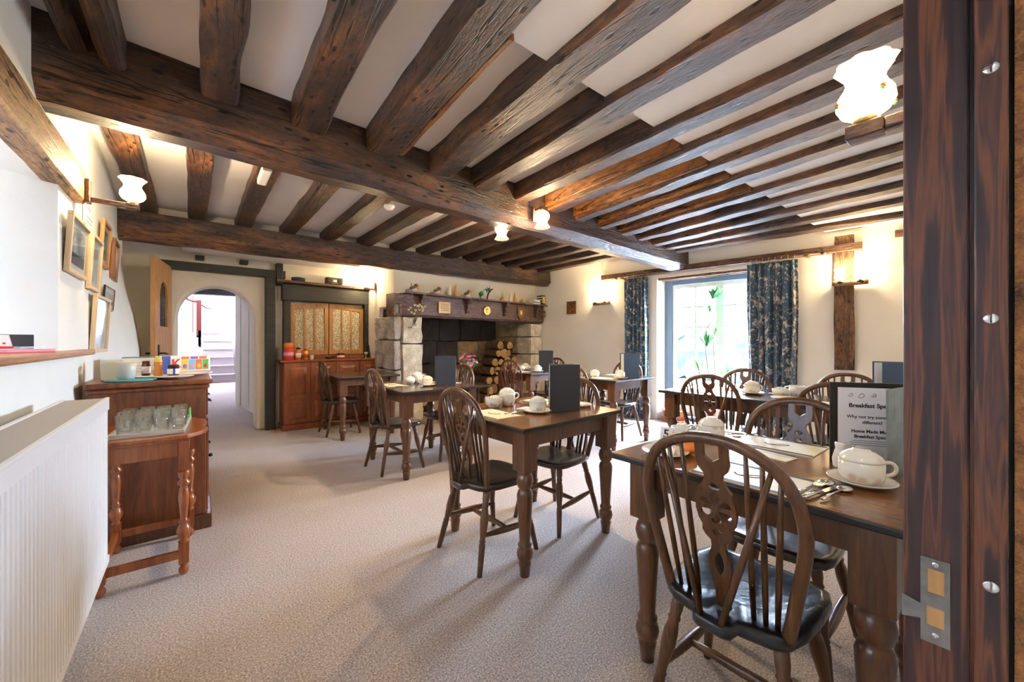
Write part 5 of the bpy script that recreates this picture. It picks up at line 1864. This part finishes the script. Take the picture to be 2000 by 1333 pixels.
HT = thing('serving_hatch', 'pair of pine hatch shutters glazed with rippled glass in a black frame', 'hatch', (0, 0, 0))
MB().box(.95, 1.035, 6.18, 6.31, .94, 1.80).build('frame_post', 'black_timber', HT, bevel=.006)
MB().box(2.045, 2.13, 6.18, 6.31, .94, 1.80).build('frame_post', 'black_timber', HT, bevel=.006)
MB().box(.93, 2.15, 6.17, 6.31, 1.76, 1.99).build('frame_lintel', 'black_timber', HT, bevel=.01)
MB().box(1.035, 2.045, 6.20, 6.30, .94, .99).build('hatch_sill', 'mahogany', HT, bevel=.004)
for k, (a, b) in enumerate(((1.04, 1.535), (1.545, 2.04))):
    arc = lambda x: 1.755 - .05 * ((x - 1.54) / .5) ** 2
    ta_, tb_ = arc(a), arc(b)
    top_pts = [(a + (b - a) * i / 8, arc(a + (b - a) * i / 8)) for i in range(9)]
    inner = [(a + .05 + (b - a - .1) * i / 8, arc(a + .05 + (b - a - .1) * i / 8) - .07) for i in range(9)]
    sh = holed_plate('shutter', [(a, 1.0), (b, 1.0)] + top_pts[::-1], [[(a + .05, 1.07), (b - .05, 1.07)] + inner[::-1]], .03, 'pine', HT, lambda x, z, d: (x, 6.23 + d, z), bevel=.003)
    w = (b - a - .1) / 3
    for i in range(3):
        xa = a + .05 + w * i
        MB().box(xa + .004, xa + w - .004, 6.242, 6.247, 1.065, arc(xa + w / 2) - .066).build('pane', 'obscure', sh)
        if i:
            MB().box(xa - .012, xa + .012, 6.232, 6.258, 1.065, arc(xa) - .066).build('glazing_bar', 'pine', sh)
tag(rough_beam((.86, 6.21, 2.0), (2.19, 6.21, 1.985), .19, .035, 330, .006, .006, .1, 'high_shelf', 'dark_oak'), 'rough oak shelf above the hatch carrying the radio', 'shelf')
rd = thing('radio', 'grey radio with twin speakers on the high shelf', 'radio', (1.60, 6.19, 2.037), radians(4))
MB().box(-.115, .115, -.05, .05, 0, .095).build('case', 'radio', rd, bevel=.008)
for s in (-1, 1):
    MB().lathe([(.036, 0), (.038, .004), (.03, .006), (.001, .003)], 20, line_mat((.07 * s, -.05, .048), (.07 * s, -1, .048))).build('speaker_cone', 'ebony', rd)
MB().box(-.025, .025, -.052, -.05, .03, .06).build('display', 'mug_grey', rd)
sp = thing('portable_speaker', 'dark blue cylindrical speaker lying on the high shelf', 'speaker', (1.13, 6.19, 2.065))
MB().lathe([(.02, -.085), (.027, -.08), (.0285, 0), (.027, .08), (.02, .085)], 18, line_mat((0, 0, 0), (1, 0, 0))).build('body', 'speaker', sp)
MB().box(-.04, .04, -.004, .004, .027, .032).build('button_strip', 'ebony', sp)
sw = thing('light_switch', 'white light switch beside the black post', 'switch', (.905, 6.297, 1.47))
MB().box(-.042, .042, -.009, 0, -.04, .04).build('plate', 'white_plastic', sw, bevel=.003)
for s in (-1, 1):
    MB().box(.018 * s - .010, .018 * s + .010, -.014, -.009, -.018, .018).build('rocker', 'paper', sw)

CZ = .941
tn = thing('biscuit_tin', 'tall bright red and orange tin on the cupboard', 'tin', (.99, 6.07, CZ))
MB().lathe([(.06, 0), (.062, .004), (.062, .15), (.055, .16), (.001, .16)], 24).build('tin_body', 'red', tn)
MB().lathe([(.05, .16), (.056, .165), (.058, .22), (.04, .235), (.001, .236)], 20).build('tin_top', 'orange', tn)
MB().lathe([(.0625, .05), (.0627, .05), (.0627, .11), (.0625, .11)], 24, cap=False).build('printed_band', 'pink', tn)
for i, (x, h, c, c2_, lb) in enumerate(((1.105, .17, 'orange', 'ebony', 'orange jar with a black lid between the red tin and the slim bottle'), (1.20, .15, 'yellow', 'red', 'slim yellow bottle with a red cap on the cupboard'))):
    j = thing('spice_jar', lb, 'jar', (x, 6.06, CZ))
    r = .036 - .008 * i
    MB().lathe([(r, 0), (r, h * .75), (r * .7, h * .85), (.001, h * .85)], 18).build('jar_body', c, j)
    MB().lathe([(r * .75, h * .85), (r * .75, h), (.001, h)], 18).build('lid', c2_, j)
    MB().lathe([(r + .0005, h * .2), (r + .0007, h * .2), (r + .0007, h * .55), (r + .0005, h * .55)], 18, cap=False).build('paper_label', 'paper' if i == 0 else 'red', j)
j = thing('small_jar', 'small white-lidded jar on the cupboard', 'jar', (1.27, 6.05, CZ))
MB().lathe([(.025, 0), (.027, .005), (.027, .05), (.001, .05)], 16).build('jar_body', 'mug_grey', j)
MB().lathe([(.026, .05), (.026, .065), (.001, .065)], 16).build('lid', 'paper', j)
j = thing('spread_tub', 'red and white tub with a dark lid near the middle of the cupboard', 'tub', (1.66, 6.06, CZ))
MB().lathe([(.045, 0), (.05, .005), (.052, .06), (.001, .06)], 22).build('tub_body', 'red', j)
MB().lathe([(.0525, .02), (.0527, .02), (.0527, .045), (.0525, .045)], 22, cap=False).build('label_band', 'paper', j)
MB().lathe([(.05, .06), (.052, .065), (.05, .082), (.001, .084)], 22).build('lid', 'ebony', j)
o = MB().ball((0, 0, .02), .035, 14, 8, (1.6, 1, .55)).ball((.04, 0, .03), .018, 10, 6).build('small_case', 'ebony', loc=(1.50, 6.06, CZ))
tag(o, 'small dark rounded case beside the red tub', 'case')
tb = thing('tablet', 'black tablet leaning at the end of the cupboard', 'tablet', (2.13, 6.10, CZ))
MB().box(-.055, .055, -.006, .006, 0, .20, TR(0, 0, .002, radians(-25), radians(-14))).build('screen', 'ebony', tb, bevel=.003)
MB().box(-.05, .05, -.003, .003, 0, .12, TR(0.02, .05, .0, radians(-25), radians(14))).build('prop', 'menu', tb)
o = MB().lathe([(.02, 0), (.022, .003), (.005, .008), (.004, .05), (.02, .06), (.03, .09), (.028, .09), (.001, .065)], 16).build('goblet', 'mug_grey', loc=(2.02, 6.05, CZ))
tag(o, 'small pale goblet beside the leaning tablet', 'goblet')

# ------------------------------------------------------------------ mantel ornaments (placed in the fireplace's own frame)
MZ = 1.8825


def at(x, y, z=MZ):
    return FW(x, y, z)


def robin(x, k, label):
    t = thing('robin_figure', label, 'ornament', at(x, -.02), FA + radians(-8))
    MB().ball((0, 0, .038 * k), .036 * k, 16, 10, (1.25, .9, .95)).build('belly', 'robin_white', t)
    MB().ball((-.006 * k, 0, .047 * k), .035 * k, 14, 8, (1.25, .93, .88)).ball((.026 * k, 0, .080 * k), .0265 * k, 14, 8).build('back_and_head', 'robin_back', t)
    MB().ball((.030 * k, 0, .060 * k), .029 * k, 14, 8, (.85, .93, 1.1)).ball((.037 * k, 0, .079 * k), .0205 * k, 12, 8).build('breast', 'robin_red', t)
    MB().prism([(-.035 * k, -.012 * k), (-.095 * k, -.010 * k), (-.098 * k, .010 * k), (-.035 * k, .012 * k)], -.004 * k, .005 * k, TR(0, 0, .044 * k, 0, 0, radians(-12))).build('tail', 'robin_back', t)
    MB().lathe([(.005 * k, 0), (.0005, .016 * k)], 8, line_mat((.055 * k, 0, .080 * k), (.08 * k, 0, .078 * k))).build('beak', 'ebony', t)
    for s in (-1, 1):
        MB().ball((.043 * k, s * .017 * k, .087 * k), .0035 * k, 8, 6).build('eye', 'ebony', t)
    return t


robin(.14, 1.25, 'robin figure standing on the mantel nearest the hatch')
robin(.53, 1.15, 'robin figure standing between the first robin and the candles')
robin(1.10, 1.2, 'robin figure standing next to the green bottle')


def cone(x, h, m, label):
    o = MB().lathe([(.036, 0), (.038, .004), (.022, h * .5), (.007, h * .92), (.001, h)], 20).build('cone_candle', m, loc=at(x, -.01))
    return tag(o, label, 'candle')


cone(.76, .19, 'wax_pale', 'pale slender cone candle beside the amber one')
cone(.89, .21, 'wax', 'amber cone candle between the robins')
cone(2.07, .19, 'wax_pale', 'pale cone candle beside the small pumpkins')
cone(2.18, .20, 'wax', 'amber cone candle between the two small pumpkins')
for i, x in enumerate((1.87, 2.37)):
    p = thing('small_pumpkin', ['small orange pumpkin beside the bottle holder', 'small orange pumpkin beside the books'][i], 'ornament', at(x, -.01))
    MB().lathe([(.012, 0), (.035, .01), (.043, .032), (.034, .058), (.01, .066), (.001, .064)], 24, wob=lambda a, z: 1 + .05 * cos(8 * a)).build('flesh', 'wax', p)
    MB().tube([(0, 0, .06), (.004, 0, .08), (.012, 0, .09)], [.007, .005, .004], 6).build('stalk', 'stem', p)
bh = thing('bottle_holder', 'black metal figure holder tilting upward on the mantel', 'bottle holder', at(1.46, -.03), FA)
MB().tube([(-.10, 0, .006), (.10, 0, .006)], .008, 8).build('foot_bar', 'iron', bh)
MB().tube(catmull([(.05, 0, .01), (.06, 0, .06), (.09, 0, .13), (.13, 0, .17), (.17, 0, .19)], 4), .012, 8).build('body_rod', 'iron', bh)
MB().tube(catmull([(-.08, 0, .01), (-.10, 0, .035), (-.085, 0, .06)], 4), .008, 8).build('cradle', 'iron', bh)
for q in ((.10, .0, .15, .06, .03, .23), (.10, 0, .15, .09, -.03, .24), (.13, 0, .17, .15, .03, .13)):
    MB().tube([q[:3], q[3:]], [.007, .003], 6).build('branch', 'iron', bh)
gb = thing('green_bottle', 'green glass bottle lying tilted in the black holder', 'bottle', at(1.46, -.03), FA)
gm = line_mat((-.105, 0, .072), (.12, 0, .205))
MB().lathe([(.030, 0), (.036, .006), (.037, .14), (.03, .165), (.014, .195), (.013, .24), (.001, .241)], 20, gm).build('bottle_glass', 'green_glass', gb)
MB().lathe([(.0375, .05), (.0377, .05), (.0377, .12), (.0375, .12)], 20, gm, cap=False).build('paper_label', 'mug_grey', gb)
for i, (z, m, w) in enumerate(((0, 'paper', .19), (.028, 'menu_grey', .18), (.05, 'paper', .185), (.075, 'art_grey', .17))):
    b = thing('book', ['white book at the bottom of the pile on the mantel', 'grey book second from the bottom of the mantel pile', 'white book third up in the mantel pile', 'mottled book on top of the mantel pile'][i], 'book', at(2.72, .0, MZ + z), FA + .05 * i)
    hh = (.027, .021, .024, .02)[i]
    MB().box(-w / 2, w / 2, -.06, .07, .003, hh - .003).build('page_block', 'paper', b)
    MB().box(-w / 2 - .002, w / 2 + .002, -.065, .072, 0, .003).box(-w / 2 - .002, w / 2 + .002, -.065, .072, hh - .003, hh).box(-w / 2 - .002, w / 2 + .002, -.067, -.062, 0, hh).build('cover', m, b)
wr = thing('concertina', 'black ridged concertina with a yellow face at the end of the mantel', 'concertina', at(2.90, -.02), FA)
for k in range(7):
    MB().box(-.045 + .001 * (k % 2), .045, -.06 + .005 * (k % 2), .08, .02 + .024 * k, .038 + .024 * k).build('bellows_fold', 'ebony' if k % 2 == 0 else 'cream_paper', wr, bevel=.003)
MB().box(-.04, .04, -.064, .08, 0, .02).build('end_block', 'ebony', wr, bevel=.003)
MB().box(-.03, .028, -.066, -.06, .03, .15).build('yellow_face', 'yellow', wr)

# plaques hung on the mantel beam
FR = -.036
pq = thing('square_plaque', 'square pale wooden plaque with carved lettering on the mantel beam', 'plaque', FW(.645, FR, 1.70), FA)
MB().box(-.105, .105, -.018, 0, -.085, .085).build('board', 'gold_wood', pq, bevel=.004)
for k in range(4):
    y = .05 - .03 * k
    MB().tube([(-.07 + .014 * i, -.019, y + .009 * sin(i * 2.1 + k)) for i in range(11)], .0028, 5).build('carved_line', 'dark_oak', pq)
rp_ = thing('round_plaque', 'round brass plaque on the mantel beam', 'plaque', FW(1.50, FR, 1.70), FA)
MB().lathe([(.075, 0), (.078, .006), (.07, .014), (.06, .010), (.001, .012)], 28, line_mat((0, 0, 0), (0, -1, 0))).build('disc', 'brass', rp_)
MB().ball((0, -.012, .0), .03, 12, 8, (1, .3, 1.2)).ball((.02, -.012, .025), .015, 8, 6, (1, .4, 1)).build('relief', 'brass', rp_)
sh_ = thing('shield_plaque', 'shield-shaped wooden plaque with a crest on the mantel beam', 'plaque', FW(2.30, FR, 1.70), FA)
shp = [(-.08, .10), (0, .115), (.08, .10), (.08, -.01), (.06, -.07), (0, -.13), (-.06, -.07), (-.08, -.01)]
MB().prism(shp, 0, .018, Matrix(((1, 0, 0, 0), (0, 0, -1, 0), (0, 1, 0, 0), (0, 0, 0, 1)))).build('shield_board', 'board', sh_, bevel=.004)
MB().prism([(x * .45, y * .45 + .005) for x, y in shp], .018, .024, Matrix(((1, 0, 0, 0), (0, 0, -1, 0), (0, 1, 0, 0), (0, 0, 0, 1)))).build('crest', 'brass', sh_)
MB().prism([(x * .2, y * .25 + .005) for x, y in shp], .024, .027, Matrix(((1, 0, 0, 0), (0, 0, -1, 0), (0, 1, 0, 0), (0, 0, 0, 1)))).build('crest_centre', 'paper', sh_)
tg = thing('wooden_tag', 'small orange wooden tag hanging from the mantel shelf', 'tag', FW(2.84, -.137, 1.71), FA)
MB().prism([(-.035, -.06), (.035, -.06), (.035, .03), (.015, .055), (-.015, .055), (-.035, .03)], 0, .010, Matrix(((1, 0, 0, 0), (0, 0, -1, 0), (0, 1, 0, 0), (0, 0, 0, 1)))).build('tag_board', 'board', tg, bevel=.002)
MB().tube([(0, -.005, .05), (0, -.003, .19)], .002, 5).build('cord', 'stem', tg)
lb = thing('boxed_picture', 'little orange framed picture on the end of the mantel beam', 'picture', FW(-.145, FR, 1.64), FA)
for (a, b, c, d) in ((-.06, .06, .06, .095), (-.06, .06, -.095, -.06), (-.06, -.03, -.06, .06), (.03, .06, -.06, .06)):
    MB().box(a, b, -.05, 0, c, d).build('frame_rail', 'board', lb, bevel=.002)
MB().box(-.046, .046, -.02, -.005, -.076, .076).build('print', 'art_blue', lb)
# dried flowers on the pier
df = thing('dried_flowers', 'spray of dried seed heads in a clear glass on the stone pier ledge', 'dried flowers', FW(.10, -.10, 1.40), FA)
MB().box(-.05, .05, -.03, .09, -.02, 0).build('ledge_stone', 'stone', df, bevel=.006)
MB().lathe([(.025, 0), (.03, .02), (.022, .06), (.024, .09), (.022, .09), (.02, .06), (.027, .02), (.001, .006)], 16).build('glass_vase', 'tumbler', df)
random.seed(21)
for k in range(16):
    e = Vector((random.uniform(-.12, .16), random.uniform(-.12, .02), random.uniform(.16, .30)))
    MB().tube([(0, 0, .02), e * .5 + Vector((0, 0, .05)), e], .0022, 5).build('stalk', 'stem', df)
    MB().ball(e, .013, 7, 5, (1, 1, .8)).ball(e + Vector((.014, .004, .012)), .010, 6, 4).ball(e + Vector((-.012, -.006, .016)), .009, 6, 4).build('seed_head', 'dried', df)
MB().tube([(0, 0, .05), (-.02, -.01, .35), (-.06, -.02, .60)], [.004, .004, .007], 6).build('tall_stalk', 'stem', df)

# ------------------------------------------------------------------ logs in the fireplace
random.seed(5)


def log(x, y, z, r, ln, yaw, i):
    cut = random.random() < .3
    t = thing('log', 'split log in the heap stacked beside the stone pier', 'log', FW(x, y, z), FA + yaw, 'logs stored in the fireplace')
    prof = [(r * .97, -ln / 2), (r, -ln / 4), (r * 1.03, ln / 4), (r, ln / 2)]
    w = (lambda a, zz_: 1 + .07 * cos(3 * a + i) + (-.35 * max(0, cos(a + i)) if cut else 0))
    mt = line_mat((0, -0, 0), (0, 1, 0))
    MB().lathe(prof, 14, mt, cap=False, wob=w).build('bark', 'bark', t)
    for s in (-1, 1):
        ring = [(r * (.97 if s < 0 else 1) * w(2 * pi * k / 14, 0) * cos(2 * pi * k / 14), r * (.97 if s < 0 else 1) * w(2 * pi * k / 14, 0) * sin(2 * pi * k / 14)) for k in range(14)]
        MB().prism(ring, s * ln / 2 - .002, s * ln / 2 + .002, mt).build('cut_end', 'logend', t)
    return t


i = 0
z = .065
rows = [(1.74, 2.58, .09), (1.78, 2.58, .095), (1.82, 2.58, .085), (1.88, 2.58, .09), (1.96, 2.56, .085), (2.06, 2.52, .08), (2.16, 2.46, .075)]
for (xa, xb2, r) in rows:
    x = xa
    while x < xb2 - r * .5:
        rr = r * random.uniform(.75, 1.12)
        log(x + rr, .52 + random.uniform(-.08, .08), z + r, rr, random.uniform(.30, .42), random.uniform(-.15, .15), i)
        i += 1
        x += rr * 2.12
    z += r * 1.86
z = .065
for (xa, xb2, r) in ((.36, .88, .075), (.37, .80, .075), (.36, .70, .07), (.36, .62, .065), (.36, .56, .06)):
    x = xa
    while x < xb2 - r * .5:
        rr = r * random.uniform(.8, 1.1)
        o = log(x + rr, .45 + random.uniform(-.06, .06), z + r, rr, random.uniform(.28, .38), random.uniform(-.2, .2), i)
        o['label'] = 'split log in the small heap beside the thick stone pier'
        o['group'] = 'logs in the small heap'
        i += 1
        x += rr * 2.12
    z += r * 1.86

# ------------------------------------------------------------------ flowers on the bench
fv = thing('flower_vase', 'green glass vase on the low bench', 'vase', (2.93, 4.575, .596))
MB().lathe([(.04, 0), (.044, .004), (.038, .06), (.042, .15), (.058, .26), (.054, .26), (.038, .15), (.034, .06), (.038, .012), (.001, .010)], 22).build('vase_glass', 'vase', fv)
bq = thing('flower_bouquet', 'bunch of pink and magenta flowers in the green vase', 'flowers', (2.93, 4.575, .61))
random.seed(12)
for k in range(24):
    a, rr = random.uniform(0, 2 * pi), sqrt(random.random()) * .15
    e = Vector((rr * cos(a), rr * sin(a), .34 + random.uniform(-.07, .09) - rr * .25))
    MB().tube([(random.uniform(-.02, .02), random.uniform(-.02, .02), .005), (e.x * .25, e.y * .25, .18), e], .003, 5).build('flower_stem', 'leaf', bq)
    m = random.choice(['petal', 'petal', 'petal_w', 'petal_d', 'petal_w'])
    fm = MB()
    nrm = (e - Vector((0, 0, .2))).normalized()
    lm = line_mat(e, e + nrm)
    for q in range(9):
        an = 2 * pi * q / 9
        fm.add([(0, 0, 0), (.016 * cos(an - .3), .016 * sin(an - .3), .008), (.037 * cos(an), .037 * sin(an), .012), (.016 * cos(an + .3), .016 * sin(an + .3), .008)], [(0, 1, 2, 3)], False, lm)
        fm.add([(0, 0, .004), (.01 * cos(an), .01 * sin(an), .014), (.024 * cos(an + .35), .024 * sin(an + .35), .022), (.012 * cos(an + .7), .012 * sin(an + .7), .014)], [(0, 1, 2, 3)], False, lm)
    fm.build('flower_head', m, bq)
for k in range(14):
    a = random.uniform(0, 2 * pi)
    e = Vector((.10 * cos(a), .10 * sin(a), .26 + random.uniform(-.05, .03)))
    MB().add([(0, 0, .16), e * .55 + Vector((.02 * sin(a), -.02 * cos(a), .09)), e, e * .55 + Vector((-.02 * sin(a), .02 * cos(a), .09))], [(0, 1, 2, 3)]).build('leaf', 'leaf', bq)

# ------------------------------------------------------------------ small framed tile, plant, pot by the window
ft = thing('framed_tile', 'small square tile in a dark frame on the plain wall', 'picture', RW(-.002, -.68, 1.80), RA)
for (a, b, c, d) in ((-.10, .10, .09, .115), (-.10, .10, -.115, -.09), (-.10, -.075, -.09, .09), (.075, .10, -.09, .09)):
    MB().box(-.022, 0, a, b, c, d).build('frame_rail', 'oldpost', ft, bevel=.003)
MB().box(-.012, 0, -.076, .076, -.091, .091).build('tile', 'board', ft)

PL = thing('dracaena', 'tall spindly houseplant with green leaf tufts standing before the window', 'plant', RW(.17, -2.93, .0), RA)
MB().lathe([(.10, 0), (.105, .01), (.13, .20), (.14, .205), (.14, .23), (.125, .23), (.12, .20), (.001, .19)], 24).build('pot', 'terracotta', PL)
random.seed(3)


def tuft(c, n, ln, mat, up=.6):
    c = Vector(c)
    for k in range(n):
        a = random.uniform(0, 2 * pi)
        d = Vector((cos(a) * .6, sin(a), random.uniform(.1, up * 2))).normalized()
        side = d.cross(Vector((0, 0, 1))).normalized() * .017
        m = c + d * ln * .55
        e = c + d * ln + Vector((0, 0, -.05 * random.random()))
        MB().add([c - side * .4, c + side * .4, m + side, e, m - side], [(0, 1, 2, 4), (4, 2, 3)]).build('leaf', mat, PL)


st = [[(0, 0, .19), (.0, -.02, .6), (0, .03, 1.05), (0, .02, 1.35), (0, -.05, 1.50), (0, -.02, 1.68), (0, -.06, 1.80)],
      [(.02, .02, .19), (.02, .10, .5), (.02, .13, .76)], [(-.02, -.02, .19), (-.02, -.2, .45), (-.02, -.24, .66)], [(0, -.03, .19), (0, -.09, .7), (0, -.07, 1.2), (0, -.09, 1.3)]]
for s in st:
    MB().tube(catmull(s, 4), .006, 6).build('stem', 'stem', PL)
tuft((0, -.06, 1.80), 24, .24, 'leaf')
tuft((0, -.02, 1.62), 10, .15, 'leaf')
tuft((0, .02, 1.12), 28, .28, 'leaf', .9)
tuft((0, -.09, 1.28), 9, .16, 'leaf_pale')
tuft((.02, .13, .76), 12, .22, 'leaf_pale', .8)
tuft((-.02, -.24, .66), 10, .22, 'leaf_pale', .8)
tp = thing('terracotta_planter', 'low terracotta planter beside the curtain at the window', 'planter', RW(.12, -2.48, 0), RA)
MB().lathe([(.13, 0), (.14, .01), (.17, .13), (.185, .135), (.185, .165), (.165, .165), (.155, .13), (.001, .12)], 26).build('planter_pot', 'terracotta', tp)
MB().lathe([(.19, -.0), (.20, .004), (.20, .02), (.19, .02), (.001, .004)], 26).build('drip_tray', 'terracotta', tp)
